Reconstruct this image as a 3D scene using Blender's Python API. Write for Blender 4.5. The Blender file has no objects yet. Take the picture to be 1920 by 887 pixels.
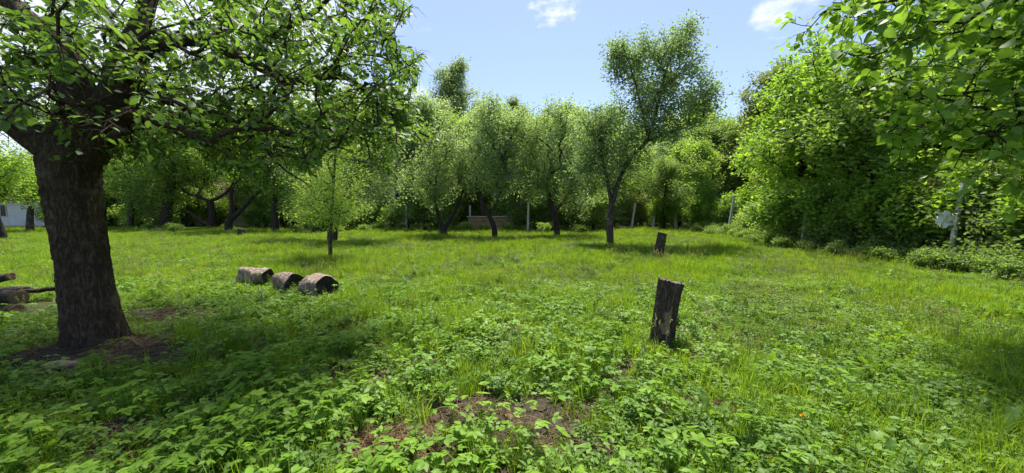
import bpy, bmesh, math, random
import numpy as np
from mathutils import Vector, Matrix, Euler

# ------------------------------------------------------------------ camera, sky, sun, exposure
SC = bpy.context.scene
COL = SC.collection
FPX, W, H, HOR = 700.0, 1920.0, 887.0, 395.0
CAMH = 1.5
PITCH = math.atan((H / 2 - HOR) / FPX)
cam_d = bpy.data.cameras.new('camera')
cam = bpy.data.objects.new('camera', cam_d)
COL.objects.link(cam)
cam_d.sensor_width = 36.0
cam_d.lens = 36.0 * FPX / W
cam_d.clip_start = 0.05
cam_d.clip_end = 3000
cam.location = (0, 0, CAMH)
cam.rotation_euler = (math.pi / 2 - PITCH, 0, 0)
SC.camera = cam

SUN_EL, SUN_AZ = math.radians(64), math.radians(6)      # azimuth from +Y, negative = left of view
sun_dir = Vector((math.sin(SUN_AZ) * math.cos(SUN_EL), math.cos(SUN_AZ) * math.cos(SUN_EL), math.sin(SUN_EL)))
sun_l = bpy.data.lights.new('sun', 'SUN')
sun_l.energy = 3.8
sun_l.angle = math.radians(10.0)   # veiled by thin cloud
sun_l.color = (1.0, 0.95, 0.86)
sun = bpy.data.objects.new('sun', sun_l)
COL.objects.link(sun)
sun.rotation_euler = sun_dir.to_track_quat('Z', 'Y').to_euler()
sun.location = (0, 0, 30)

SC.view_settings.view_transform = 'Standard'
SC.view_settings.look = 'None'
SC.view_settings.gamma = 1
SC.view_settings.use_curve_mapping = False
SC.view_settings.exposure = 1.48
SC.render.engine = 'CYCLES'
SC.cycles.use_denoising = True
SC.cycles.max_bounces = 9
SC.cycles.diffuse_bounces = 7
SC.cycles.glossy_bounces = 2
SC.cycles.transmission_bounces = 5
SC.cycles.transparent_max_bounces = 4
SC.cycles.caustics_reflective = False
SC.cycles.caustics_refractive = False
SC.cycles.sample_clamp_indirect = 6.0

def ray(px, py):
    """unit-depth direction through a photo pixel"""
    x = (px - W / 2) / FPX
    y = -(py - H / 2) / FPX
    c, s = math.cos(PITCH), math.sin(PITCH)
    return np.array([x, c + y * s, -s + y * c])

def P(px, py, Y):
    d = ray(px, py)
    return np.array([0, 0, CAMH]) + d * (Y / d[1])

def proj(p):
    p = np.asarray(p, float)
    q = p - np.array([0, 0, CAMH])
    c, s = math.cos(PITCH), math.sin(PITCH)
    dep = q[..., 1] * c - q[..., 2] * s
    up = q[..., 1] * s + q[..., 2] * c
    dep = np.where(np.abs(dep) < 1e-3, 1e-3, dep)
    return W / 2 + FPX * q[..., 0] / dep, H / 2 - FPX * up / dep, dep

world = bpy.data.worlds.new('World')
SC.world = world
world.use_nodes = True
wn, wl = world.node_tree.nodes, world.node_tree.links
wn.clear()
def wnode(t, **k):
    n = wn.new(t)
    for a, b in k.items():
        setattr(n, a, b)
    return n
w_out = wnode('ShaderNodeOutputWorld')
w_bg = wnode('ShaderNodeBackground')
w_sky = wnode('ShaderNodeTexSky', sky_type='NISHITA', sun_disc=False)
w_sky.sun_elevation = SUN_EL
w_sky.sun_rotation = SUN_AZ
w_sky.air_density = 1.0
w_sky.dust_density = 0.6
w_sky.ozone_density = 1.2
w_sky.altitude = 300
w_bg.inputs['Strength'].default_value = 0.079
tc = wnode('ShaderNodeTexCoord')
# thin high clouds: soft noise on the sky dome, gathered in a few banks
def cloud_bank(px, py, half_deg, noise_scale, lo, hi, stretch=(1, 1, 2.2)):
    d = ray(px, py); d = d / np.linalg.norm(d)
    dot = wnode('ShaderNodeVectorMath', operation='DOT_PRODUCT')
    nrm = wnode('ShaderNodeVectorMath', operation='NORMALIZE')
    wl.new(tc.outputs['Generated'], nrm.inputs[0])
    wl.new(nrm.outputs[0], dot.inputs[0]); dot.inputs[1].default_value = d
    mr = wnode('ShaderNodeMapRange', interpolation_type='SMOOTHSTEP')
    mr.inputs['From Min'].default_value = math.cos(math.radians(half_deg))
    mr.inputs['From Max'].default_value = 1.0
    wl.new(dot.outputs['Value'], mr.inputs['Value'])
    mp = wnode('ShaderNodeMapping'); mp.inputs['Scale'].default_value = stretch
    wl.new(nrm.outputs[0], mp.inputs['Vector'])
    nz = wnode('ShaderNodeTexNoise'); nz.inputs['Scale'].default_value = noise_scale
    nz.inputs['Detail'].default_value = 7; nz.inputs['Roughness'].default_value = 0.6
    wl.new(mp.outputs[0], nz.inputs['Vector'])
    ad = wnode('ShaderNodeMath', operation='MULTIPLY_ADD')
    wl.new(mr.outputs[0], ad.inputs[0]); ad.inputs[1].default_value = 0.45
    wl.new(nz.outputs['Fac'], ad.inputs[2])
    r2 = wnode('ShaderNodeMapRange', interpolation_type='SMOOTHSTEP')
    r2.inputs['From Min'].default_value = lo; r2.inputs['From Max'].default_value = hi
    wl.new(ad.outputs[0], r2.inputs['Value'])
    return r2.outputs[0]
def wmax(a, b):
    m = wnode('ShaderNodeMath', operation='MAXIMUM'); wl.new(a, m.inputs[0]); wl.new(b, m.inputs[1]); return m.outputs[0]
banks = cloud_bank(1480, 5, 5, 12, 0.74, 1.05)
banks = wmax(banks, cloud_bank(1040, -5, 6, 26, 0.80, 1.15))
banks = wmax(banks, cloud_bank(250, 150, 42, 4, 0.66, 0.92))
banks = wmax(banks, cloud_bank(775, 170, 3, 14, 0.74, 1.05))
w_mix = wnode('ShaderNodeMix', data_type='RGBA')
wl.new(banks, w_mix.inputs['Factor'])
wl.new(w_sky.outputs[0], w_mix.inputs['A'])
w_mix.inputs['B'].default_value = (6.0, 6.2, 6.5, 1)
# a little moisture in the air lifts and pales the blue
w_pale = wnode('ShaderNodeMix', data_type='RGBA')
w_pale.inputs['Factor'].default_value = 0.35
wl.new(w_mix.outputs['Result'], w_pale.inputs['A'])
w_pale.inputs['B'].default_value = (2.35, 2.8, 4.9, 1)
wl.new(w_pale.outputs['Result'], w_bg.inputs['Color'])
wl.new(w_bg.outputs[0], w_out.inputs[0])

# ------------------------------------------------------------------ materials
def mat_new(name):
    m = bpy.data.materials.new(name); m.use_nodes = True
    nt = m.node_tree; nt.nodes.clear()
    out = nt.nodes.new('ShaderNodeOutputMaterial')
    return m, nt, out
def N(nt, t, ins=None, **k):
    n = nt.nodes.new(t)
    for a, b in k.items(): setattr(n, a, b)
    for a, b in (ins or {}).items(): n.inputs[a].default_value = b
    return n
def ramp(nt, stops):
    r = nt.nodes.new('ShaderNodeValToRGB')
    el = r.color_ramp.elements
    while len(el) < len(stops): el.new(0.5)
    for e, (p, c) in zip(el, stops): e.position = p; e.color = (*c, 1)
    return r
def leaf_mat(name, dark, mid, light, trans=0.42, rough=0.5, spec=0.3, inst=False, tm=(1.9, 1.9, 0.8)):
    """per-leaf tint in attribute 'tint'; leaf blades let light through"""
    m, nt, out = mat_new(name); L = nt.links
    at = N(nt, 'ShaderNodeAttribute', attribute_name='tint')
    fac = at.outputs['Fac']
    if inst:
        oi = N(nt, 'ShaderNodeObjectInfo')
        mm = N(nt, 'ShaderNodeMath', operation='MULTIPLY_ADD', ins={1: 0.55, 2: 0.0})
        L.new(oi.outputs['Random'], mm.inputs[0])
        ad = N(nt, 'ShaderNodeMath', operation='MULTIPLY_ADD', ins={1: 0.45})
        L.new(fac, ad.inputs[0]); L.new(mm.outputs[0], ad.inputs[2])
        # patches of fresher and duller growth across the meadow
        pn = N(nt, 'ShaderNodeTexNoise', ins={'Scale': 0.75, 'Detail': 4, 'Roughness': 0.6}); L.new(oi.outputs['Location'], pn.inputs['Vector'])
        pm = N(nt, 'ShaderNodeMath', operation='MULTIPLY_ADD', ins={1: 1.5, 2: -0.78}); L.new(pn.outputs['Fac'], pm.inputs[0])
        sm = N(nt, 'ShaderNodeMath', operation='ADD', use_clamp=True); L.new(ad.outputs[0], sm.inputs[0]); L.new(pm.outputs[0], sm.inputs[1]); fac = sm.outputs[0]
    dark, mid, light = [tuple(c * 1.2 for c in q) for q in (dark, mid, light)]
    cr = ramp(nt, [(0.0, dark), (0.5, mid), (1.0, light)])
    L.new(fac, cr.inputs[0])
    pb = N(nt, 'ShaderNodeBsdfPrincipled', ins={'Roughness': rough, 'Specular IOR Level': spec})
    L.new(cr.outputs[0], pb.inputs['Base Color'])
    tr = N(nt, 'ShaderNodeBsdfTranslucent')
    mul = N(nt, 'ShaderNodeMix', data_type='RGBA', blend_type='MULTIPLY', ins={'Factor': 1.0})
    L.new(cr.outputs[0], mul.inputs['A']); mul.inputs['B'].default_value = (*((1.75, 1.65, 0.6) if inst else tm), 1)
    L.new(mul.outputs['Result'], tr.inputs['Color'])
    mx = N(nt, 'ShaderNodeMixShader', ins={0: trans})
    L.new(pb.outputs[0], mx.inputs[1]); L.new(tr.outputs[0], mx.inputs[2])
    L.new(mx.outputs[0], out.inputs[0])
    return m
def bark_mat(name, dark, light, lichen=(0.3, 0.31, 0.24), lich=0.25, scale=14, bump=0.6, stretch=0.28):
    m, nt, out = mat_new(name); L = nt.links
    g = N(nt, 'ShaderNodeTexCoord')
    mp = N(nt, 'ShaderNodeMapping', ins={'Scale': (1, 1, stretch)})
    L.new(g.outputs['Object'], mp.inputs[0])
    n1 = N(nt, 'ShaderNodeTexNoise', ins={'Scale': scale * .8, 'Detail': 7, 'Roughness': 0.6, 'Distortion': 0.6})
    n2 = N(nt, 'ShaderNodeTexNoise', ins={'Scale': 5.0, 'Detail': 9, 'Roughness': 0.7})
    n3 = N(nt, 'ShaderNodeTexNoise', ins={'Scale': scale * 2.2, 'Detail': 5, 'Roughness': 0.7})
    L.new(mp.outputs[0], n1.inputs['Vector'])
    L.new(g.outputs['Object'], n2.inputs['Vector']); L.new(g.outputs['Object'], n3.inputs['Vector'])
    sb = N(nt, 'ShaderNodeMath', operation='SUBTRACT', ins={1: 0.5}); L.new(n1.outputs['Fac'], sb.inputs[0])
    ab = N(nt, 'ShaderNodeMath', operation='ABSOLUTE'); L.new(sb.outputs[0], ab.inputs[0])
    ml = N(nt, 'ShaderNodeMath', operation='MULTIPLY', ins={1: 2.6}); L.new(ab.outputs[0], ml.inputs[0])
    ad = N(nt, 'ShaderNodeMath', operation='MULTIPLY_ADD', ins={1: 0.35}); L.new(n3.outputs['Fac'], ad.inputs[0]); L.new(ml.outputs[0], ad.inputs[2])
    cr = ramp(nt, [(0.12, dark), (0.75, light)])
    L.new(ad.outputs[0], cr.inputs[0])
    lr = ramp(nt, [(0.60 - lich * 0.25, (0, 0, 0)), (0.72 - lich * 0.2, (1, 1, 1))])
    L.new(n2.outputs['Fac'], lr.inputs[0])
    lm = N(nt, 'ShaderNodeMath', operation='MULTIPLY', ins={1: lich * 2})
    L.new(lr.outputs[0], lm.inputs[0])
    mx = N(nt, 'ShaderNodeMix', data_type='RGBA'); L.new(lm.outputs[0], mx.inputs['Factor'])
    L.new(cr.outputs[0], mx.inputs['A']); mx.inputs['B'].default_value = (*lichen, 1)
    pb = N(nt, 'ShaderNodeBsdfPrincipled', ins={'Roughness': 0.9, 'Specular IOR Level': 0.15})
    L.new(mx.outputs['Result'], pb.inputs['Base Color'])
    bp = N(nt, 'ShaderNodeBump', ins={'Strength': bump, 'Distance': 0.03}); L.new(ad.outputs[0], bp.inputs['Height'])
    L.new(bp.outputs[0], pb.inputs['Normal']); L.new(pb.outputs[0], out.inputs[0])
    return m
def plain_mat(name, c1, c2, scale=8, rough=0.85, bump=0.2, stretch=(1, 1, 1), detail=8):
    m, nt, out = mat_new(name); L = nt.links
    g = N(nt, 'ShaderNodeTexCoord'); mp = N(nt, 'ShaderNodeMapping', ins={'Scale': stretch}); L.new(g.outputs['Object'], mp.inputs[0])
    n1 = N(nt, 'ShaderNodeTexNoise', ins={'Scale': scale, 'Detail': detail, 'Roughness': 0.65}); L.new(mp.outputs[0], n1.inputs['Vector'])
    cr = ramp(nt, [(0.32, c1), (0.68, c2)]); L.new(n1.outputs['Fac'], cr.inputs[0])
    pb = N(nt, 'ShaderNodeBsdfPrincipled', ins={'Roughness': rough, 'Specular IOR Level': 0.2}); L.new(cr.outputs[0], pb.inputs['Base Color'])
    bp = N(nt, 'ShaderNodeBump', ins={'Strength': bump, 'Distance': 0.02}); L.new(n1.outputs['Fac'], bp.inputs['Height'])
    L.new(bp.outputs[0], pb.inputs['Normal']); L.new(pb.outputs[0], out.inputs[0])
    return m

M = {}
M['apple_leaf'] = leaf_mat('apple_leaf', (0.045, 0.085, 0.02), (0.08, 0.145, 0.03), (0.13, 0.21, 0.045), 0.48)
M['linden_leaf'] = leaf_mat('linden_leaf', (0.065, 0.12, 0.022), (0.115, 0.2, 0.034), (0.18, 0.28, 0.055), 0.5)
M['silver_leaf'] = leaf_mat('silver_leaf', (0.14, 0.185, 0.08), (0.195, 0.25, 0.11), (0.265, 0.315, 0.15), 0.48, tm=(1.7, 1.85, 1.0))
M['pear_leaf'] = leaf_mat('pear_leaf', (0.09, 0.135, 0.055), (0.145, 0.2, 0.085), (0.215, 0.27, 0.125), 0.46, tm=(1.7, 1.85, 1.0))
M['aspen_leaf'] = leaf_mat('aspen_leaf', (0.1, 0.145, 0.065), (0.155, 0.21, 0.095), (0.22, 0.275, 0.14), 0.46, tm=(1.9, 1.9, 0.95))
M['mid_leaf'] = leaf_mat('mid_leaf', (0.105, 0.165, 0.037), (0.17, 0.255, 0.058), (0.25, 0.325, 0.09), 0.5)
M['dark_leaf'] = leaf_mat('dark_leaf', (0.065, 0.11, 0.03), (0.11, 0.17, 0.045), (0.17, 0.24, 0.068), 0.48)
M['lime_leaf'] = leaf_mat('lime_leaf', (0.09, 0.155, 0.02), (0.145, 0.235, 0.03), (0.22, 0.31, 0.05), 0.48)
M['vine_leaf'] = leaf_mat('vine_leaf', (0.085, 0.15, 0.025), (0.145, 0.24, 0.04), (0.22, 0.32, 0.065), 0.48)
M['brown_leaf'] = leaf_mat('brown_leaf', (0.08, 0.105, 0.03), (0.125, 0.16, 0.045), (0.19, 0.215, 0.07), 0.42)
M['needle'] = leaf_mat('needle', (0.018, 0.042, 0.018), (0.03, 0.062, 0.026), (0.05, 0.085, 0.035), 0.15)
M['ground_elder'] = leaf_mat('ground_elder', (0.075, 0.15, 0.014), (0.135, 0.25, 0.020), (0.21, 0.32, 0.028), 0.42, 0.5, 0.2, inst=True)
M['weed_leaf'] = leaf_mat('weed_leaf', (0.065, 0.135, 0.025), (0.115, 0.20, 0.032), (0.175, 0.27, 0.055), 0.42, 0.5, 0.22, inst=True)
M['grass'] = leaf_mat('grass', (0.075, 0.14, 0.012), (0.15, 0.245, 0.016), (0.23, 0.31, 0.03), 0.42, 0.5, 0.2, inst=True)
M['seed_grass'] = leaf_mat('seed_grass', (0.14, 0.16, 0.05), (0.22, 0.23, 0.09), (0.32, 0.30, 0.15), 0.3, 0.6, 0.2, inst=True)
M['dead_leaf'] = leaf_mat('dead_leaf', (0.07, 0.04, 0.02), (0.14, 0.085, 0.04), (0.22, 0.14, 0.07), 0.15, 0.7, 0.2, inst=True)
M['straw'] = leaf_mat('straw', (0.12, 0.075, 0.035), (0.20, 0.135, 0.065), (0.30, 0.23, 0.125), 0.15, 0.7, 0.2, inst=True)
M['bark_apple'] = bark_mat('bark_apple', (0.028, 0.019, 0.012), (0.15, 0.108, 0.072), (0.17, 0.155, 0.11), lich=0.25, scale=26, bump=1.0)
M['bark_grey'] = bark_mat('bark_grey', (0.035, 0.028, 0.02), (0.13, 0.11, 0.085), lich=0.25, scale=12)
M['bark_dark'] = bark_mat('bark_dark', (0.02, 0.016, 0.012), (0.075, 0.06, 0.045), lich=0.12, scale=12)
M['bark_stump'] = bark_mat('bark_stump', (0.028, 0.021, 0.016), (0.14, 0.108, 0.082), (0.20, 0.185, 0.15), lich=0.28, scale=30, bump=0.9)
M['bare_wood'] = plain_mat('bare_wood', (0.10, 0.068, 0.038), (0.26, 0.185, 0.11), 9, 0.8, 0.4, (3, 3, 0.5))
M['weathered_wood'] = plain_mat('weathered_wood', (0.16, 0.11, 0.08), (0.40, 0.31, 0.235), 16, 0.85, 0.5, (1, 1, 0.25))
M['rotten_wood'] = bark_mat('rotten_wood', (0.012, 0.010, 0.008), (0.10, 0.085, 0.065), lichen=(0.30, 0.28, 0.24), lich=0.2, scale=30, bump=1.0, stretch=1)
M['log_bark'] = bark_mat('log_bark', (0.10, 0.075, 0.058), (0.62, 0.48, 0.39), (0.16, 0.12, 0.09), lich=0.25, scale=16, bump=0.9, stretch=0.6)
M['stump_top'] = plain_mat('stump_top', (0.07, 0.055, 0.042), (0.27, 0.215, 0.16), 22, 0.9, 0.6)
M['concrete'] = plain_mat('concrete', (0.34, 0.33, 0.30), (0.56, 0.55, 0.52), 10, 0.9, 0.2)
M['wire'] = plain_mat('wire', (0.16, 0.15, 0.14), (0.26, 0.25, 0.24), 30, 0.6, 0.0)
M['render_white'] = plain_mat('render_white', (0.50, 0.48, 0.45), (0.66, 0.64, 0.61), 1.6, 0.9, 0.1)
M['render_pink'] = plain_mat('render_pink', (0.42, 0.34, 0.30), (0.56, 0.46, 0.41), 1.4, 0.9, 0.1)
M['roof_tile'] = plain_mat('roof_tile', (0.06, 0.035, 0.03), (0.13, 0.075, 0.06), 3, 0.85, 0.3)
M['board'] = plain_mat('board', (0.22, 0.14, 0.08), (0.40, 0.28, 0.17), 5, 0.8, 0.3, (0.4, 2, 4))
M['pale_board'] = plain_mat('pale_board', (0.38, 0.33, 0.27), (0.55, 0.49, 0.41), 5, 0.8, 0.3, (0.4, 2, 4))
M['glass_dark'] = plain_mat('glass_dark', (0.02, 0.022, 0.025), (0.035, 0.04, 0.045), 2, 0.12, 0.0)
M['white_plastic'] = plain_mat('white_plastic', (0.70, 0.72, 0.76), (0.82, 0.83, 0.86), 6, 0.5, 0.3)
M['yellow_petal'] = plain_mat('yellow_petal', (0.72, 0.42, 0.02), (0.82, 0.55, 0.03), 60, 0.6, 0.0)
M['white_petal'] = plain_mat('white_petal', (0.62, 0.62, 0.56), (0.78, 0.78, 0.72), 60, 0.7, 0.0)
M['green_stem'] = plain_mat('green_stem', (0.10, 0.15, 0.03), (0.16, 0.21, 0.05), 20, 0.6, 0.0)
M['apple_fruit'] = plain_mat('apple_fruit', (0.16, 0.24, 0.05), (0.24, 0.32, 0.08), 12, 0.4, 0.0)
M['litter'] = plain_mat('litter', (0.24, 0.17, 0.11), (0.42, 0.33, 0.24), 20, 0.9, 0.3)

# ------------------------------------------------------------------ object helpers
def link(name, data, parent=None):
    o = bpy.data.objects.new(name, data); COL.objects.link(o)
    if parent is not None: o.parent = parent
    return o
def tag(o, label=None, cat=None, group=None, kind=None):
    if label: o['label'] = label
    if cat: o['category'] = cat
    if group: o['group'] = group
    if kind: o['kind'] = kind
    return o
def thing(name, label, cat, loc=(0, 0, 0), rotz=0.0, group=None):
    o = link(name, None); o.location = tuple(float(v) for v in loc); o.rotation_euler = (0, 0, rotz)
    o.empty_display_size = 0.2
    return tag(o, label, cat, group)
def copy_tree(o, parent=None):
    c = o.copy(); COL.objects.link(c); c.parent = parent
    for ch in o.children: copy_tree(ch, c)
    return c

class Geo:
    """collects vertices and faces (numpy), builds one mesh"""
    def __init__(s): s.v, s.f, s.t, s.mi, s.n = [], [], [], [], 0
    def add(s, v, faces, tint=0.5, mi=0):
        """faces: list of int arrays (k,3) / (k,4)"""
        v = np.asarray(v, float).reshape(-1, 3)
        for f in (faces if isinstance(faces, list) else [faces]):
            f = np.asarray(f, int)
            if len(f): s.f.append(f + s.n); s.mi.append(np.full(len(f), mi, int))
        s.v.append(v); s.t.append(np.broadcast_to(np.asarray(tint, float), (len(v),)).copy()); s.n += len(v)
    def mesh(s, name, mats, smooth=True, tint=True):
        v = np.concatenate(s.v); me = bpy.data.meshes.new(name)
        cnt = np.concatenate([np.full(len(f), f.shape[1]) for f in s.f])
        lp = np.concatenate([f.ravel() for f in s.f])
        me.vertices.add(len(v)); me.vertices.foreach_set('co', v.astype(np.float32).ravel())
        me.loops.add(len(lp)); me.loops.foreach_set('vertex_index', lp.astype(np.int32))
        me.polygons.add(len(cnt))
        me.polygons.foreach_set('loop_start', np.concatenate([[0], np.cumsum(cnt)[:-1]]).astype(np.int32))
        me.polygons.foreach_set('loop_total', cnt.astype(np.int32))
        for m in (mats if isinstance(mats, (list, tuple)) else [mats]): me.materials.append(m)
        me.polygons.foreach_set('material_index', np.concatenate(s.mi).astype(np.int32))
        me.polygons.foreach_set('use_smooth', np.full(len(cnt), smooth))
        if tint:
            a = me.attributes.new('tint', 'FLOAT', 'POINT'); a.data.foreach_set('value', np.concatenate(s.t).astype(np.float32))
        me.update(calc_edges=True)
        return me
    def obj(s, name, mats, parent=None, smooth=True): return link(name, s.mesh(name, mats, smooth), parent)

def tube(geo, pts, rad, sides=6, tint=0.5, mi=0, caps=True, wob=0.0, rng=None, cap_mi=None):
    pts = np.asarray(pts, float); rad = np.broadcast_to(np.asarray(rad, float), (len(pts),))
    k = len(pts)
    tg = np.gradient(pts, axis=0); tg /= (np.linalg.norm(tg, axis=1, keepdims=True) + 1e-9)
    ref = np.array([0.0, 0, 1]) if abs(tg[:, 2].mean()) < 0.8 else np.array([0.0, 1, 0])
    a = np.cross(tg, ref); a /= (np.linalg.norm(a, axis=1, keepdims=True) + 1e-9)
    b = np.cross(tg, a)
    th = np.linspace(0, 2 * np.pi, sides, endpoint=False)
    r = rad[:, None] * np.ones(sides)
    if wob and rng is not None:
        w = rng.normal(0, 1, (k, sides)); w = (w + np.roll(w, 1, 1) + np.roll(w, 1, 0)) / 1.7
        r = r * (1 + wob * w)
    v = pts[:, None, :] + r[..., None] * (np.cos(th)[None, :, None] * a[:, None, :] + np.sin(th)[None, :, None] * b[:, None, :])
    i = np.arange(k - 1)[:, None] * sides; j = np.arange(sides)[None, :]; j2 = (j + 1) % sides
    q = np.stack([i + j, i + j2, i + sides + j2, i + sides + j], -1).reshape(-1, 4)
    geo.add(v.reshape(-1, 3), q, tint, mi)
    if caps:
        for e in (0, k - 1):
            c = pts[e]; ring = v[e]
            vv = np.vstack([ring, c[None]])
            jj = np.arange(sides)
            f = np.stack([jj, (jj + 1) % sides, np.full(sides, sides)], -1)
            if e == 0: f = f[:, ::-1]
            geo.add(vv, f, tint, mi if cap_mi is None else cap_mi)

def spline(pts, n):
    """Catmull-Rom through control points"""
    p = np.asarray(pts, float); p = np.vstack([2 * p[0] - p[1], p, 2 * p[-1] - p[-2]])
    m = len(p) - 3; out = []
    for t in np.linspace(0, m, n):
        i = min(int(t), m - 1); u = t - i
        a, b, c, d = p[i], p[i + 1], p[i + 2], p[i + 3]
        out.append(0.5 * (2 * b + (c - a) * u + (2 * a - 5 * b + 4 * c - d) * u * u + (3 * b - 3 * c + d - a) * u ** 3))
    return np.array(out)

# leaf outlines: (along, across, out of plane), faces
def lt(pairs, curl=0.0, fold=0.12):
    """pairs: (u, halfwidth); builds two half blades meeting at the midrib"""
    us = [u for u, w in pairs]; n = len(pairs)
    v = [];
    for u, w in pairs: v.append((u, 0, -curl * u * u))
    for sgn in (1, -1):
        for u, w in pairs: v.append((u, sgn * w, -curl * u * u + fold * w * 2))
    f4, f3 = [], []
    for s_, off in ((1, n), (-1, 2 * n)):
        for i in range(n - 1):
            a, b, c, d = i, i + 1, off + i + 1, off + i
            q = [a, b, c, d]
            if pairs[i][1] == 0: q = [a, b, c]
            elif pairs[i + 1][1] == 0: q = [a, b, d]
            if s_ < 0: q = q[::-1]
            (f4 if len(q) == 4 else f3).append(q)
    return np.array(v, float), [np.array(x) for x in (f4, f3) if x]
T_DIA = (np.array([(0, 0, 0), (.45, .30, .07), (1, 0, -.06), (.45, -.30, .07)], float), [np.array([(0, 1, 2), (0, 2, 3)])])
T_NARROW = (np.array([(0, 0, 0), (.45, .17, .05), (1, 0, -.08), (.45, -.17, .05)], float), [np.array([(0, 1, 2), (0, 2, 3)])])
T_OVAL = lt([(0, 0), (.18, .20), (.5, .29), (.8, .17), (1, 0)], 0.12)
T_HEART = lt([(0.0, .12), (.08, .36), (.35, .46), (.7, .27), (.88, .09), (1.05, 0)], 0.18, 0.08)
T_TRI = lt([(0, 0), (.35, .26), (1, 0)], 0.1)
def stretch_leaf(t, petiole):
    return t

def norm(a): return a / (np.linalg.norm(a, axis=-1, keepdims=True) + 1e-9)
def leaf_frames(d, n):
    d = norm(d); n = n - d * np.sum(n * d, -1, keepdims=True); n = norm(n)
    return d, np.cross(n, d), n
def leaves(geo, pos, d, n, size, tmpl, tint, mi=0):
    tv, tf = tmpl
    d, s, n = leaf_frames(d, n)
    size = np.broadcast_to(size, (len(pos),))
    v = pos[:, None, :] + size[:, None, None] * (tv[None, :, 0:1] * d[:, None, :] + tv[None, :, 1:2] * s[:, None, :] + tv[None, :, 2:3] * n[:, None, :])
    k = len(tv)
    off = (np.arange(len(pos)) * k)[:, None, None]
    geo.add(v.reshape(-1, 3), [(f[None] + off).reshape(-1, f.shape[1]) for f in tf], np.repeat(np.broadcast_to(tint, (len(pos),)), k), mi)

# ------------------------------------------------------------------ terrain
FLAT = [(-4.6, 4.15), (1.65, 4.05), (-4, 6.7), (4.5, 11.4)]
def gh(x, y):
    x = np.asarray(x, float); y = np.asarray(y, float)
    d = np.sqrt(x * x + y * y)
    z = 0.030 * np.sin(x * 1.7 + 0.6 * y) * np.cos(y * 1.3 - 0.4 * x) + 0.022 * np.sin(x * 3.9 + 1.3) * np.sin(y * 3.4 + .7) + 0.05 * np.sin(x * .43 + 1) * np.cos(y * .37)
    z = z + 0.012 * np.sin(x * 9.1 + y * 3.0) * np.sin(y * 8.3 - x * 2.0)
    return z * np.clip(d / 2.5, 0, 1)
def on(x, y, dz=0.0): return (float(x), float(y), float(gh(x, y)) + dz)

SOIL = [(-4.3, 3.75, 1.25, .62, 1.0), (-4.9, 5.3, .95, .42, .9), (-.1, 2.62, .75, .42, 1.0), (-.7, 2.22, .55, .3, 1.0), (.35, 2.2, .5, .2, .8), (1.35, 2.72, .4, .2, .6),
        (-1.62, 3.42, .22, .16, .9), (-2.9, 2.5, .5, .14, .6), (.75, 2.35, .35, .2, .6), (1.75, 3.7, .4, .2, .5), (-2.3, 2.15, .5, .15, .7), (3.2, 2.9, .5, .12, .4)]
def vnoise(x, y, s, seed=0):
    """cheap smooth noise 0..1"""
    a = np.sin(x * s * 1.31 + seed) * np.cos(y * s * 1.17 - seed * 1.7) + .6 * np.sin(x * s * 2.7 - y * s * 1.9 + seed * 2.3) + .4 * np.cos(y * s * 4.3 + x * s * 3.1 + seed)
    return np.clip(a / 4 + .5, 0, 1)
def soil(x, y):
    m = np.zeros_like(np.asarray(x, float))
    for cx, cy, rx, ry, w in SOIL:
        q = ((x - cx) / rx) ** 2 + ((y - cy) / ry) ** 2
        m = np.maximum(m, w * np.clip(1.35 - q, 0, 1))
    g = vnoise(x, y, 2.3, 11) * .6 + vnoise(x, y, 6.3, 12) * .4; px = 960 + x / np.maximum(y, .3) * 700
    m = np.maximum(m, np.clip((.40 - g) / .10, 0, .8) * np.clip((6.0 - y) / 1.5, 0, 1) * (y > .5) * np.where(px > 1400, .6, 1))
    return np.clip(m + (vnoise(x, y, 5, 3) - .5) * .5 * (m > 0.02), 0, 1)

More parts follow.
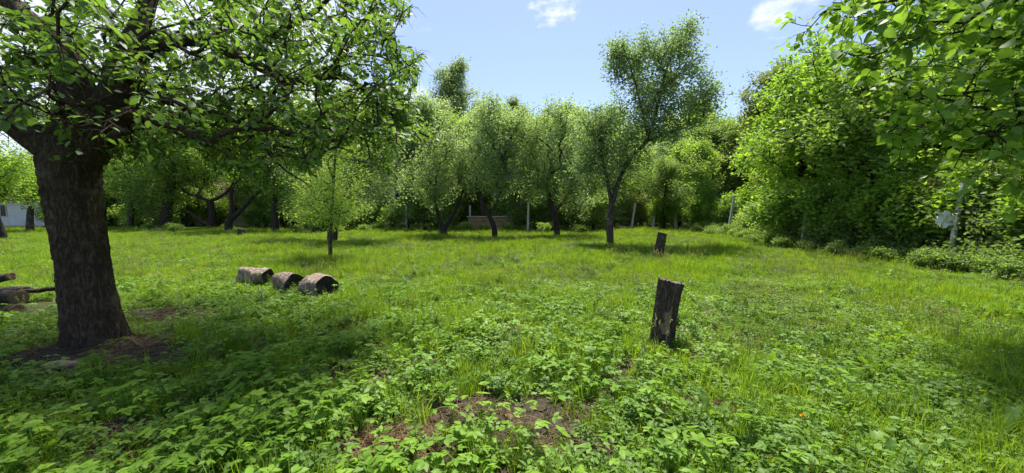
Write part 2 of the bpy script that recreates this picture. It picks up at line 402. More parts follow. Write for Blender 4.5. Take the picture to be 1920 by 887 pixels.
def build_ground():
    def axis(fine, far, step):
        a = np.arange(0, fine, step); g = [a[-1]]
        while g[-1] < far: g.append(g[-1] + max(step, (g[-1] - fine * .9) * 0.22))
        return np.concatenate([a, g[1:]])
    xs = axis(9, 900, .09); xs = np.concatenate([-xs[::-1][:-1], xs])
    ys = axis(12, 1200, .09); yb = -np.array([.3, 1, 3, 8, 20, 60])[::-1]; ys = np.concatenate([yb, ys])
    X, Y = np.meshgrid(xs, ys)
    Z = gh(X, Y) * np.clip((60 - np.hypot(X, Y)) / 30, 0, 1)
    s = soil(X, Y)
    v = np.stack([X, Y, Z], -1).reshape(-1, 3)
    nx, ny = len(xs), len(ys)
    i = (np.arange(ny - 1)[:, None] * nx + np.arange(nx - 1)[None]).ravel()
    g = Geo(); g.add(v, np.stack([i, i + 1, i + nx + 1, i + nx], -1), s.ravel())
    m, nt, out = mat_new('ground'); L = nt.links
    tcn = N(nt, 'ShaderNodeTexCoord'); at = N(nt, 'ShaderNodeAttribute', attribute_name='tint')
    n1 = N(nt, 'ShaderNodeTexNoise', ins={'Scale': 22, 'Detail': 9, 'Roughness': .7}); L.new(tcn.outputs['Object'], n1.inputs['Vector'])
    n2 = N(nt, 'ShaderNodeTexNoise', ins={'Scale': .8, 'Detail': 5}); L.new(tcn.outputs['Object'], n2.inputs['Vector'])
    soilc = ramp(nt, [(.3, (.028, .021, .016)), (.55, (.066, .050, .038)), (.75, (.135, .105, .078))]); L.new(n1.outputs['Fac'], soilc.inputs[0])
    mossc = ramp(nt, [(.3, (.035, .06, .012)), (.6, (.06, .095, .02)), (.8, (.09, .10, .035))]); L.new(n1.outputs['Fac'], mossc.inputs[0])
    mx = N(nt, 'ShaderNodeMix', data_type='RGBA'); L.new(mossc.outputs[0], mx.inputs['A']); L.new(soilc.outputs[0], mx.inputs['B'])
    ad = N(nt, 'ShaderNodeMath', operation='ADD', use_clamp=True)
    rr = ramp(nt, [(.48, (0, 0, 0)), (.62, (.7, .7, .7))]); L.new(n2.outputs['Fac'], rr.inputs[0])
    L.new(at.outputs['Fac'], ad.inputs[0]); L.new(rr.outputs[0], ad.inputs[1]); L.new(ad.outputs[0], mx.inputs['Factor'])
    pb = N(nt, 'ShaderNodeBsdfPrincipled', ins={'Roughness': .95, 'Specular IOR Level': .1}); L.new(mx.outputs['Result'], pb.inputs['Base Color'])
    bp = N(nt, 'ShaderNodeBump', ins={'Strength': .9, 'Distance': .04}); L.new(n1.outputs['Fac'], bp.inputs['Height']); L.new(bp.outputs[0], pb.inputs['Normal'])
    L.new(pb.outputs[0], out.inputs[0])
    o = g.obj('ground', m); tag(o, kind='structure')
    return o
build_ground()

# ------------------------------------------------------------------ trees
def blob_points(rng, blobs):
    out = []
    for (cx, cy, cz, rx, ry, rz, n) in blobs:
        d = norm(rng.normal(size=(n, 3))); r = rng.random(n)[:, None] ** (1 / 2.4)
        out.append(np.array([cx, cy, cz]) + d * r * np.array([rx, ry, rz]))
    return np.concatenate(out)

def grow(rng, mains, targets, r_tip=0.006, pw=0.5, seg=0.35, lift=0.12, pathcost=0.25, jit=0.06):
    """mains: list of (pts, radii, first attachable index). Returns branch tubes and twig points."""
    pos, par, wgt, plen, main, ok, fix = [], [], [], [], [], [], []
    for pts, rad, first in mains:
        pts = np.asarray(pts, float)
        if not pos: p0 = -1
        else: p0 = int(np.argmin(np.linalg.norm(np.array(pos) - pts[0], axis=1)))
        for i, p in enumerate(pts):
            par.append(p0 if i == 0 else len(pos) - 1)
            plen.append(0 if par[-1] < 0 else plen[par[-1]] + np.linalg.norm(p - pos[par[-1]]))
            pos.append(p); main.append(True); ok.append(i >= first); fix.append(rad[i])
    A = np.array(pos)
    dd = np.array([np.min(np.linalg.norm(A[ok] - t, axis=1)) for t in targets])
    paths = []
    posA = np.zeros((len(A) + len(targets) * 16, 3)); posA[:len(A)] = A; n = len(A)
    plA = np.zeros(len(posA)); plA[:n] = plen; okA = np.zeros(len(posA), bool); okA[:n] = ok
    for ti in np.argsort(dd):
        t = targets[ti]
        c = np.linalg.norm(posA[:n] - t, axis=1) + pathcost * plA[:n]
        c[~okA[:n]] = 1e9
        a = int(np.argmin(c)); p = posA[a]; d = np.linalg.norm(t - p)
        k = int(min(max(2, round(d / seg)), 14))
        ctrl = (p + t) / 2 + np.array([0, 0, lift * d]) + rng.normal(0, .12 * d, 3)
        seq = [a]
        for i in range(1, k + 1):
            u = i / k
            q = (1 - u) ** 2 * p + 2 * u * (1 - u) * ctrl + u * u * t
            if i < k: q = q + rng.normal(0, jit * seg, 3)
            posA[n] = q; par.append(seq[-1]); plA[n] = plA[seq[-1]] + d / k; okA[n] = True
            seq.append(n); n += 1
        paths.append(seq)
    w = np.zeros(n)
    for s in paths: w[s[-1]] += 1
    for i in range(n - 1, -1, -1):
        if par[i] >= 0: w[par[i]] += w[i]
    r = r_tip * np.maximum(w, 1) ** pw
    return posA[:n], np.array(par), r, w, paths, len(A)

def tree_parts(rng, root, mains, targets, bark, leafmat, leaf, trunk_sides=12, br_sides=5, r_tip=.006, pw=.5, lift=.12, seg=.35,
               trunk_wob=.05, pathcost=.25, main_smooth=None):
    """builds trunk / branches under root; returns twig data for leaves"""
    g = Geo()
    for i, (pts, rad, first) in enumerate(mains):
        tube(g, pts, rad, trunk_sides if i == 0 else max(6, trunk_sides - 3), wob=trunk_wob, rng=rng, caps=True)
    g.obj('trunk', bark, root)
    pos, par, r, w, paths, n0 = grow(rng, mains, targets, r_tip, pw, seg, lift, pathcost)
    g = Geo()
    for s in paths:
        rr = r[s].copy(); rr[0] = min(rr[0], rr[1] * 1.15)
        tube(g, pos[s], rr, br_sides, caps=False)
    tag(g.obj('branches', bark, root), kind='stuff')
    tips = np.array([s[-1] for s in paths]); pre = par[tips]
    return pos[tips], norm(pos[tips] - pos[pre]), pos, paths

DENS = [.55]
def crown_far(rng, root, tips, tdir, mat, per, spread, size, tmpl=T_DIA, droop=0.1, up=.7, name='crown', tintbase=.5, flat=1.0, along=None):
    per = max(6, int(per * DENS[0])); n = len(tips) * per
    c = np.repeat(tips, per, 0); dr = np.repeat(tdir, per, 0)
    if along is not None:
        u = rng.random(n) ** 1.3 * 2.6; c = c.copy()
        for i, s in enumerate(along):
            q = pos_along(s[0], s[1], u[i * per:(i + 1) * per]); c[i * per:(i + 1) * per] = q
    off = norm(rng.normal(0, 1, (n, 3))) * rng.random((n, 1)) ** .6 * 1.75 * spread * np.array([1, 1, flat])
    pos = c + off - dr * rng.random((n, 1)) * spread
    d = norm(rng.normal(0, 1, (n, 3)) * np.array([1, 1, .5]) + dr * .5 + np.array([0, 0, -droop]))
    cen = tips.mean(0) * np.array([1, 1, .9]); rad = norm(pos - cen)
    nn = norm(rng.normal(0, .75, (n, 3)) + np.array([0, 0, up * .7]) + rad * .45)
    ct = np.repeat(rng.normal(tintbase, .13, len(tips)), per)
    tint = np.clip(ct + rng.normal(0, .16, n), 0, 1)
    g = Geo(); leaves(g, pos, d, nn, size * rng.uniform(.65, 1.3, n), tmpl, tint)
    o = g.obj(name, mat, root, smooth=False); tag(o, kind='stuff')
    return o

def pos_along(pos, seq, u):
    p = pos[seq[::-1]]; u = np.clip(u, 0, len(p) - 1.001); i = u.astype(int); f = (u - i)[:, None]
    return p[i] * (1 - f) + p[i + 1] * f
def shoots(rng, tg, frac, lo, hi):
    """upright water shoots above the outer twigs"""
    z = tg[:, 2]; k = tg[z > np.quantile(z, .55)]; k = k[rng.random(len(k)) < frac]
    return np.vstack([tg, k + np.stack([rng.normal(0, .15, len(k)), rng.normal(0, .15, len(k)), rng.uniform(lo, hi, len(k))], -1)])

def far_tree(name, label, cat, base, mains, blobs, bark, leafmat, seed, per=60, spread=.35, size=.13, tmpl=T_DIA, group=None, lift=.12,
             r_tip=.008, pw=.5, up=.7, droop=.1, seg=.5, tintbase=.5, sides=10, sh=(.2, .3, 1.0)):
    """mains and blobs are given relative to the base"""
    rng = np.random.default_rng(seed)
    root = thing(name, label, cat, base, 0, group)
    tg = shoots(rng, blob_points(rng, blobs), *sh)
    tips, tdir, pos, paths = tree_parts(rng, root, mains, tg, bark, leafmat, None, sides, 4, r_tip, pw, lift, seg)
    crown_far(rng, root, tips, tdir, leafmat, per, spread * .9, size, tmpl, droop, up, tintbase=tintbase, along=[(pos, s) for s in paths])
    return root

def pxmains(base, Y, lines, jitter=None):
    """lines: [( [(px,py[,dY])...], r0, r1, first )] -> relative mains"""
    out = []
    b = np.array(base)
    for pts, r0, r1, first in lines:
        c = np.array([P(p[0], p[1], Y + (p[2] if len(p) > 2 else 0)) for p in pts]) - b
        n = max(6, int(np.sum(np.linalg.norm(np.diff(c, axis=0), axis=1)) / .22))
        s = spline(c, n); rad = np.linspace(r0, r1, n)
        out.append((s, rad, int(first * n)))
    return out
def pxblobs(base, Y, bl):
    """(px, py, rx_px, ry_px, depth_radius_m, n[, dY])"""
    out = []
    for b in bl:
        px, py, rx, ry, rd, n = b[:6]; dY = b[6] if len(b) > 6 else 0
        c = P(px, py, Y + dY) - np.array(base); k = (Y + dY) / FPX
        out.append((c[0], c[1], c[2], rx * k, rd, ry * k, n))
    return out
def basept(px, Y): return np.array(on((px - W / 2) / FPX * Y, Y, -.05))

# ---------- the big apple tree at the left
def in_poly(x, y, poly):
    inside = np.zeros(len(x), bool); j = len(poly) - 1
    for i in range(len(poly)):
        xi, yi = poly[i]; xj, yj = poly[j]
        c = ((yi > y) != (yj > y)) & (x < (xj - xi) * (y - yi) / (yj - yi + 1e-9) + xi)
        inside ^= c; j = i
    return inside

def near_crown(rng, root, tips, tdir, leafmat, tmpl, petmat, twigs, per, twig_len, size, allowed, sink, droop, n_parts=300, extra=None):
    """twigs with single leaves; the largest leaves in view are objects of their own"""
    g = Geo(); Lp, Ld, Ln, Ls, Lt = [], [], [], [], []
    for t, d in zip(tips, tdir):
        base_t = rng.normal(.5, .14)
        for k in range(twigs):
            a = norm(d * .7 + rng.normal(0, .8, 3) + np.array([0, 0, -sink]))
            l = twig_len * rng.uniform(.5, 1.2)
            p0 = t - d * rng.random() * twig_len * .8
            m = p0 + a * l * .5 + np.array([0, 0, .03]); e = p0 + a * l + np.array([0, 0, -sink * l * .5])
            tube(g, [p0, m, e], [.004, .003, .0015], 3, caps=False)
            for j in range(per):
                u = (j + .6) / per
                p = (1 - u) ** 2 * p0 + 2 * u * (1 - u) * m + u * u * e
                side = norm(np.cross(a, [0, 0, 1]) + 1e-6) * (1 if j % 2 else -1)
                dd = norm(side * .9 + a * .6 + rng.normal(0, .35, 3) + np.array([0, 0, -droop]))
                Lp.append(p + dd * .025); Ld.append(dd); Ln.append(rng.normal(0, .45, 3) + np.array([0, 0, 1.0]))
                Ls.append(size * rng.uniform(.5, 1.25)); Lt.append(np.clip(base_t + rng.normal(0, .18), 0, 1))
    Lp, Ld, Ln, Ls, Lt = map(np.array, (Lp, Ld, Ln, Ls, Lt))
    px, py, dep = proj(Lp + Ld * Ls[:, None] * .5)
    infr = (px > -60) & (px < W + 60) & (py > -60) & (py < H + 60) & (dep > .3)
    keep = ~infr | in_poly(px, py, allowed)
    keep &= ~((px > 70) & (px < 250) & (py > 150) & (py < 330) & (dep < 4.3) & (rng.random(len(px)) < .8))
    keep &= ~((np.abs(Lp[:, 0]) < 1.2) & (Lp[:, 1] < 2.5) & (Lp[:, 2] < 3.0))
    Lp, Ld, Ln, Ls, Lt, px, py, dep = [q[keep] for q in (Lp, Ld, Ln, Ls, Lt, px, py, dep)]
    tag(g.obj('twigs', petmat, root), kind='stuff')
    vis = (px > 5) & (px < W - 5) & (py > 5) & (py < H - 5)
    score = np.where(vis, Ls / np.maximum(dep, .3), 0)
    order = np.argsort(-score); pick = order[:n_parts]; rest = order[n_parts:]
    g = Geo(); leaves(g, Lp[rest], Ld[rest], Ln[rest], Ls[rest], tmpl, Lt[rest])
    tag(g.obj('foliage', leafmat, root), kind='stuff')
    var = []
    for tv in (.15, .32, .48, .62, .8):
        gg = Geo(); gg.add(tmpl[0], tmpl[1], tv); var.append(gg.mesh('leaf', leafmat))
    inv = root.matrix_world.inverted() if False else Matrix.Translation(root.location).inverted()
    d, s, nn = leaf_frames(Ld[pick], Ln[pick])
    for i, q in enumerate(pick):
        o = link('leaf', var[int(np.clip(Lt[q] * 5, 0, 4))], root)
        z = Ls[q]
        o.matrix_basis = inv @ Matrix(((d[i][0] * z, s[i][0] * z, nn[i][0] * z, Lp[q][0]), (d[i][1] * z, s[i][1] * z, nn[i][1] * z, Lp[q][1]), (d[i][2] * z, s[i][2] * z, nn[i][2] * z, Lp[q][2]), (0, 0, 0, 1)))
    return Lp

def rough_trunk(g, pts, rad, sides, rng, ridge=.05, flare=None):
    """a trunk with bark ridges and lumps as real relief"""
    pts = np.asarray(pts); k = len(pts)
    tg = norm(np.gradient(pts, axis=0)); a = norm(np.cross(tg, np.array([0.0, 1, 0]))); b = np.cross(tg, a)
    th = np.linspace(0, 2 * np.pi, sides, endpoint=False)
    s = np.concatenate([[0], np.cumsum(np.linalg.norm(np.diff(pts, axis=0), axis=1))])
    TH, S = np.meshgrid(th, s)
    lump = .06 * np.sin(2 * TH + S * 1.7 + 1) + .04 * np.sin(3 * TH - S * 2.6) + .03 * np.sin(5 * TH + 3.1 * S + 2)
    rd = ridge * (np.abs(np.sin(TH * 9 + 1.5 * np.sin(S * 7) + 2 * np.sin(S * 2.3))) - .5) + ridge * rng.normal(0, .45, TH.shape)
    r = np.asarray(rad)[:, None] * (1 + lump + rd)
    if flare is not None: r = r * (1 + flare(S) * (1 + .35 * np.sin(5 * TH + 1)))
    v = pts[:, None] + r[..., None] * (np.cos(TH)[..., None] * a[:, None] + np.sin(TH)[..., None] * b[:, None])
    i = np.arange(k - 1)[:, None] * sides; j = np.arange(sides)[None]; j2 = (j + 1) % sides
    g.add(v.reshape(-1, 3), np.stack([i + j, i + j2, i + sides + j2, i + sides + j], -1).reshape(-1, 4))

APPLE_POLY = [(-70, -70), (790, -70), (772, 30), (735, 70), (800, 105), (770, 190), (835, 265), (760, 262), (735, 330), (690, 300), (620, 265), (590, 330), (520, 300), (470, 330), (420, 335), (360, 270), (300, 300), (215, 315), (190, 320), (95, 310), (70, 240), (-70, 250)]
def build_apple():
    rng = np.random.default_rng(11)
    Y0 = 4.15
    base = np.array(on(*(P(182, 648, Y0)[:2]), -.03))
    root = thing('apple_tree', 'big old dark-barked apple tree leaning left in the left foreground', 'tree', base)
    R = lambda pts: np.array([P(*p) for p in pts]) - base
    def main(pts, r, n, first):
        c = R(pts); s = spline(c, n)
        rr = np.interp(np.linspace(0, 1, n), np.linspace(0, 1, len(r)), r); return (s, rr, first)
    tr = main([(183, 665, Y0), (178, 610, Y0), (163, 530, Y0), (148, 450, Y0), (136, 370, Y0), (132, 310, Y0), (150, 262, Y0)], [.245, .235, .222, .222, .225, .235, .22], 60, 52)
    lims = [
        main([(140, 300, Y0), (80, 268, 4.05), (10, 215, 3.95), (-90, 140, 3.9), (-220, 40, 3.9)], [.20, .13, .115, .09, .05], 18, 6),
        main([(150, 285, Y0), (185, 235, 4.15), (215, 185, 4.2), (225, 120, 4.3), (265, 40, 4.5), (300, -80, 4.8), (330, -230, 5.0)], [.22, .19, .15, .12, .09, .06, .03], 22, 8),
        main([(140, 280, Y0), (150, 200, 4.2), (130, 120, 4.3), (75, 60, 4.4), (-20, -40, 4.6), (-90, -160, 4.8)], [.22, .16, .14, .12, .08, .04], 20, 6),
        main([(215, 190, 4.2), (255, 172, 4.2), (320, 192, 4.3), (380, 205, 4.4), (430, 222, 4.5), (480, 262, 4.6), (530, 315, 4.7), (585, 350, 4.75)], [.07, .05, .044, .04, .034, .022, .012, .005], 24, 3),
        main([(225, 130, 4.3), (290, 90, 4.4), (370, 75, 4.6), (440, 102, 4.7), (490, 126, 4.75), (545, 152, 4.8), (600, 144, 4.9), (655, 148, 5.0), (705, 192, 5.05), (765, 236, 5.1), (822, 266, 5.15)], [.09, .075, .07, .065, .062, .055, .045, .035, .025, .016, .006], 36, 3),
        main([(478, 118, 4.73), (505, 75, 4.8), (560, 38, 4.9), (610, 5, 5.0), (650, -80, 5.2)], [.05, .045, .035, .028, .012], 14, 2),
        main([(620, 142, 4.93), (650, 90, 5.0), (690, 30, 5.1), (710, -40, 5.2)], [.03, .025, .018, .01], 10, 2),
        main([(215, 240, 4.15), (240, 215, 4.0), (252, 212, 3.9)], [.10, .075, .06], 6, 9),
    ]
    g = Geo()
    rough_trunk(g, tr[0], tr[1], 72, rng, .06, lambda s: .55 * np.exp(-s / .13))
    for l in lims[:3]: rough_trunk(g, l[0], l[1], 36, rng, .05)
    for l in lims[3:]: tube(g, l[0], l[1], 9, wob=.07, rng=rng)
    g.obj('trunk', M['bark_apple'], root)
    mains = [tr] + lims
    # crown: an ellipsoid over the tree, kept clear of what the photograph leaves open
    pts = blob_points(rng, [(.1, .7, 3.2, 3.9, 2.9, 2.3, 1350), (2.6, .6, 2.9, 1.6, 1.6, 1.5, 330), (-.6, .2, 2.4, 2.6, 1.8, 1.0, 220), (.3, 1.0, 4.4, 3.2, 2.4, 1.0, 90)]) + base  # last ellipsoid added high up, mostly out of view, to shade the crown below
    pts = pts[(pts[:, 2] > 1.9) & (pts[:, 1] > 2.3)]
    px, py, dep = proj(pts)
    infr = (px > -60) & (px < W + 60) & (py > -60) & (py < H + 60)
    pts = pts[np.where(infr, in_poly(px, py, APPLE_POLY), rng.random(len(px)) < .33)]  # unseen boughs outside the frame thinned to lighten the shade on the ground
    # fringe along the lower edge of the crown, as hanging twigs
    fr = []
    for (x, y, Y) in [(345, 262, 4.6), (385, 285, 4.8), (415, 300, 5.0), (445, 315, 5.0), (475, 310, 5.2), (505, 320, 5.1), (535, 300, 5.3), (575, 300, 5.2), (600, 275, 5.1), (630, 250, 5.2), (290, 270, 4.7), (250, 275, 4.6), (320, 285, 5.0), (230, 250, 4.4), (260, 225, 4.1), (300, 215, 4.4), (330, 235, 4.8), (370, 240, 4.5), (400, 255, 4.6), (430, 262, 5), (455, 280, 4.7), (490, 250, 5), (510, 285, 5.2), (545, 250, 5.1), (560, 230, 4.9), (600, 240, 5),
                      (640, 200, 5), (660, 235, 5.1), (690, 250, 5.2), (720, 270, 5.1), (740, 215, 5.2), (760, 180, 5.2), (765, 130, 5.2), (785, 110, 5.2), (740, 95, 5.2), (715, 50, 5.1), (750, 20, 5.3), (775, 245, 5.1), (815, 262, 5.15), (700, 200, 5.1),
                      (120, 230, 3.7), (60, 190, 3.5), (30, 120, 3.4), (100, 150, 3.6), (150, 300, 3.75), (165, 210, 3.7), (60, 90, 3.4), (140, 60, 3.6), (200, 60, 3.7), (20, 40, 3.4), (250, 110, 3.8), (180, 130, 3.8)]:
        for k in range(4): fr.append(P(x + rng.normal(0, 8), y + rng.normal(0, 8), Y + rng.normal(0, .2)))
    pts = np.vstack([pts, fr]) - base
    pos, par, r, w, paths, n0 = grow(rng, mains, pts, .0042, .5, .25, .06, .3)
    g = Geo()
    for s in paths:
        rr = r[s].copy(); rr[0] = min(rr[0], rr[1] * 1.15); tube(g, pos[s], rr, 5, caps=False)
    tag(g.obj('branches', M['bark_apple'], root), kind='stuff')
    tips = np.array([s[-1] for s in paths]); tdir = norm(pos[tips] - pos[par[tips]])
    # near_crown works in world space: shift the mesh by parenting offset
    near_crown_world(rng, root, base, pos[tips] + base, tdir, M['apple_leaf'], T_OVAL, M['bark_apple'], 3, 7, .26, .076, APPLE_POLY, .25, .35)
    # a few green apples
    for (x, y, Y) in [(42, 122, 3.5), (32, 52, 3.45), (722, 102, 5.1), (96, 44, 3.6), (168, 228, 3.8)]:
        gg = Geo(); th = np.linspace(0, np.pi, 9)
        prof = np.stack([np.sin(th) * .031, np.cos(th) * .028], -1)
        ang = np.linspace(0, 2 * np.pi, 12, endpoint=False)
        v = np.array([[p[0] * math.cos(a), p[0] * math.sin(a), p[1] - .008 * math.exp(-(p[0] / .01) ** 2) * np.sign(p[1])] for p in prof for a in ang])
        i = np.arange(8)[:, None] * 12; j = np.arange(12)[None]; j2 = (j + 1) % 12
        gg.add(v, np.stack([i + j, i + 12 + j, i + 12 + j2, i + j2], -1).reshape(-1, 4))
        tube(gg, [(0, 0, .024), (.004, 0, .055)], [.002, .0015], 4)
        o = gg.obj('apple', M['apple_fruit'], root); o.location = P(x, y, Y) - base
    return root

def near_crown_world(rng, root, base, tips, tdir, leafmat, tmpl, petmat, twigs, per, twig_len, size, allowed, sink, droop, n_parts=300):
    before = set(root.children)
    near_crown(rng, root, tips, tdir, leafmat, tmpl, petmat, twigs, per, twig_len, size, allowed, sink, droop, n_parts)
    for o in root.children:
        if o not in before and o.name.split('.')[0] in ('twigs', 'foliage'): o.location = -base
build_apple()

# ---------- the linden reaching in from the right
LINDEN_POLY = [(2000, -70), (1430, -70), (1432, 60), (1455, 92), (1530, 110), (1590, 150), (1640, 200), (1650, 290), (1700, 330), (1770, 345), (1800, 400), (1850, 440), (1900, 470), (2000, 480)]
def build_linden():
    rng = np.random.default_rng(23)
    base = np.array(on(8.2, 3.3, -.03))
    root = thing('linden_tree', 'broad-leaved tree reaching in from the right edge with large heart-shaped leaves', 'tree', base)
    R = lambda pts: np.array(pts, float) - base
    def main(pts, r, n, first): s = spline(R(pts), n); return (s, np.interp(np.linspace(0, 1, n), np.linspace(0, 1, len(r)), r), first)
    b = base
    mains = [main([(8.2, 3.3, b[2]), (8.15, 3.3, 1.5), (8.0, 3.35, 3.2), (7.9, 3.4, 5.2), (7.9, 3.5, 7.5)], [.24, .19, .16, .11, .04], 30, 10),
             main([(8.05, 3.35, 2.6), (6.8, 3.5, 3.3), (5.4, 3.6, 3.5), (4.2, 3.8, 3.6), (3.3, 4.1, 3.6)], [.09, .06, .04, .022, .008], 20, 4),
             main([(8.05, 3.35, 2.1), (6.9, 3.7, 2.5), (5.8, 3.9, 2.5), (4.9, 4.0, 2.3)], [.07, .045, .025, .008], 16, 4),
             main([(8.0, 3.35, 3.4), (6.9, 3.2, 4.3), (5.4, 3.3, 4.9), (4.0, 3.6, 4.9)], [.08, .05, .03, .01], 18, 4),
             main([(7.95, 3.4, 4.4), (7.3, 4.4, 5.2), (6.2, 5.4, 5.4), (5.0, 5.6, 5.2)], [.07, .05, .03, .01], 18, 4)]
    g = Geo(); rough_trunk(g, mains[0][0], mains[0][1], 30, rng, .04, lambda s: .4 * np.exp(-s / .15))
    for m in mains[1:]: tube(g, m[0], m[1], 8, wob=.05, rng=rng)
    g.obj('trunk', M['bark_grey'], root)
    pts = blob_points(rng, [(7.6, 3.8, 5.0, 4.4, 2.6, 3.2, 760), (5.2, 4.0, 3.7, 2.2, 1.4, 1.5, 330), (5.6, 3.9, 2.5, 1.6, 1.0, .8, 110)])
    pts = pts[(pts[:, 2] > 1.35) & (pts[:, 1] > 2.4)]
    px, py, dep = proj(pts); infr = (px > -60) & (px < W + 60) & (py > -60) & (py < H + 60)
    pts = pts[np.where(infr, in_poly(px, py, LINDEN_POLY), rng.random(len(px)) < .38)] - base  # out-of-view part of the crown thinned so its cast shadow stays lighter
    pos, par, r, w, paths, n0 = grow(rng, mains, pts, .004, .5, .3, .02, .3)
    g = Geo()
    for s in paths:
        rr = r[s].copy(); rr[0] = min(rr[0], rr[1] * 1.15); tube(g, pos[s], rr, 5, caps=False)
    tag(g.obj('branches', M['bark_dark'], root), kind='stuff')
    tips = np.array([s[-1] for s in paths]); tdir = norm(pos[tips] - pos[par[tips]])
    near_crown_world(rng, root, base, pos[tips] + base, tdir, M['linden_leaf'], T_HEART, M['bark_dark'], 3, 5, .30, .105, LINDEN_POLY, .1, .45)
build_linden()

# ---------- the pear standing alone right of the middle
def build_orchard():
    Y = 17; b = basept(1145, Y)
    far_tree('pear_tree', 'tall slender pear tree with an open crown against the sky, right of the middle', 'tree', b,
             pxmains(b, Y, [([(1145, 459), (1143, 430), (1145, 400), (1148, 378)], .17, .13, .9),
                            ([(1147, 385), (1140, 345), (1128, 290), (1122, 250)], .10, .03, .3),
                            ([(1148, 382), (1160, 340), (1180, 300), (1212, 264), (1232, 205), (1250, 130), (1275, 75), (1295, 38)], .12, .02, .25),
                            ([(1208, 268), (1250, 250), (1295, 235), (1335, 205, .5)], .05, .012, .3),
                            ([(1215, 258), (1200, 190, -.5), (1180, 120, -.8), (1165, 80, -.8)], .06, .012, .3)]),
             pxblobs(b, Y, [(1240, 160, 95, 85, 2.0, 190), (1297, 62, 26, 32, .7, 24), (1180, 105, 45, 45, 1.1, 50), (1245, 90, 50, 35, 1.0, 36), (1315, 185, 40, 32, .9, 36), (1335, 160, 16, 14, .4, 8), (1190, 235, 75, 50, 1.6, 90), (1112, 245, 45, 52, 1.3, 70),
                            (1150, 300, 58, 45, 1.2, 60), (1100, 310, 30, 40, .9, 22), (1150, 130, 18, 30, .5, 10), (1250, 245, 50, 25, 1.0, 22)]),
             M['bark_grey'], M['pear_leaf'], 31, per=85, spread=.34, size=.12, up=.5, seg=.4, r_tip=.007, sh=(.15, .2, .5))
    # three old fruit trees in the middle distance
    Y = 22; b = basept(832, Y)
    far_tree('fruit_tree', 'old fruit tree with a low v-shaped fork, left of the three in the middle', 'tree', b,
             pxmains(b, Y, [([(832, 444), (831, 425)], .26, .22, 9), ([(831, 428), (822, 405), (815, 370), (820, 320)], .15, .05, .3), ([(832, 428), (848, 405), (862, 375), (880, 325)], .15, .05, .3)]),
             pxblobs(b, Y, [(850, 330, 55, 45, 1.7, 60), (895, 270, 65, 62, 2.2, 80), (835, 275, 60, 55, 2.0, 70), (800, 320, 40, 40, 1.6, 30), (810, 360, 40, 35, 1.3, 30), (920, 215, 32, 34, 1.0, 26)]), M['bark_dark'], M['silver_leaf'], 32, per=90, spread=.34, size=.13, group='three old fruit trees in the middle')
    Y = 21; b = basept(928, Y)
    far_tree('fruit_tree', 'old fruit tree with a trunk leaning left, the middle one of three', 'tree', b,
             pxmains(b, Y, [([(928, 447), (926, 425), (915, 400), (903, 375), (892, 345)], .17, .10, .7), ([(918, 405), (935, 370), (950, 320)], .08, .03, .3)]),
             pxblobs(b, Y, [(905, 325, 60, 35, 1.7, 50), (960, 300, 48, 40, 1.6, 50), (930, 250, 62, 52, 2.1, 80), (940, 350, 45, 25, 1.5, 26), (915, 205, 25, 26, .8, 16), (975, 240, 40, 35, 1.4, 34)]), M['bark_dark'], M['silver_leaf'], 33, per=90, spread=.34, size=.13, group='three old fruit trees in the middle')
    Y = 22; b = basept(1043, Y)
    far_tree('fruit_tree', 'old fruit tree with a dark bent trunk, right of the three in the middle', 'tree', b,
             pxmains(b, Y, [([(1044, 444), (1043, 420), (1036, 395), (1030, 370), (1024, 340)], .19, .11, .7), ([(1038, 400), (1058, 375), (1080, 340)], .08, .03, .3)]),
             pxblobs(b, Y, [(1030, 330, 55, 40, 1.7, 55), (1080, 345, 42, 45, 1.5, 45), (1035, 265, 62, 56, 2.1, 80), (1000, 345, 45, 28, 1.4, 26), (1035, 212, 28, 24, .9, 18), (1085, 270, 40, 45, 1.4, 40), (990, 280, 40, 40, 1.3, 34)]), M['bark_dark'], M['silver_leaf'], 34, per=90, spread=.34, size=.13, group='three old fruit trees in the middle')
    # the thin young tree and the pair of trunks behind it
    Y = 11.4; b = basept(620, Y)
    far_tree('young_tree', 'young tree with a thin straight trunk and sparse leaves, behind the cut logs', 'tree', b,
             pxmains(b, Y, [([(620, 489), (619, 450), (622, 410), (625, 350), (630, 280), (640, 210)], .065, .02, .25)]),
             pxblobs(b, Y, [(615, 395, 60, 28, .9, 50), (572, 402, 36, 24, .8, 26), (655, 398, 42, 26, .8, 34), (615, 360, 60, 30, .9, 40), (645, 330, 62, 45, 1.0, 36), (598, 320, 55, 45, .9, 28), (665, 262, 70, 45, 1.2, 46), (600, 250, 62, 45, 1.1, 40), (655, 205, 50, 34, .9, 26)]), M['bark_grey'], M['mid_leaf'], 35, per=56, spread=.22, size=.09, tmpl=T_NARROW, up=.4, r_tip=.005, seg=.3, tintbase=.7, sides=9)
    Y = 19; b = basept(624, Y)
    far_tree('fruit_tree', 'fruit tree with two trunks side by side behind the thin young tree', 'tree', b,
             pxmains(b, Y, [([(619, 452), (618, 420), (610, 380), (590, 320)], .14, .07, .5), ([(628, 452), (630, 420), (640, 380), (670, 310), (690, 250)], .13, .06, .4)]),
             pxblobs(b, Y, [(580, 330, 60, 50, 1.7, 60), (680, 300, 70, 60, 1.9, 80), (720, 250, 60, 55, 1.8, 60), (650, 240, 60, 50, 1.7, 60), (710, 350, 55, 45, 1.5, 55), (560, 270, 50, 50, 1.4, 40)]), M['bark_dark'], M['silver_leaf'], 36, per=80, spread=.33, size=.125)
    # the dark row of old apple trees at the far left
    Y = 27; b = basept(518, Y)
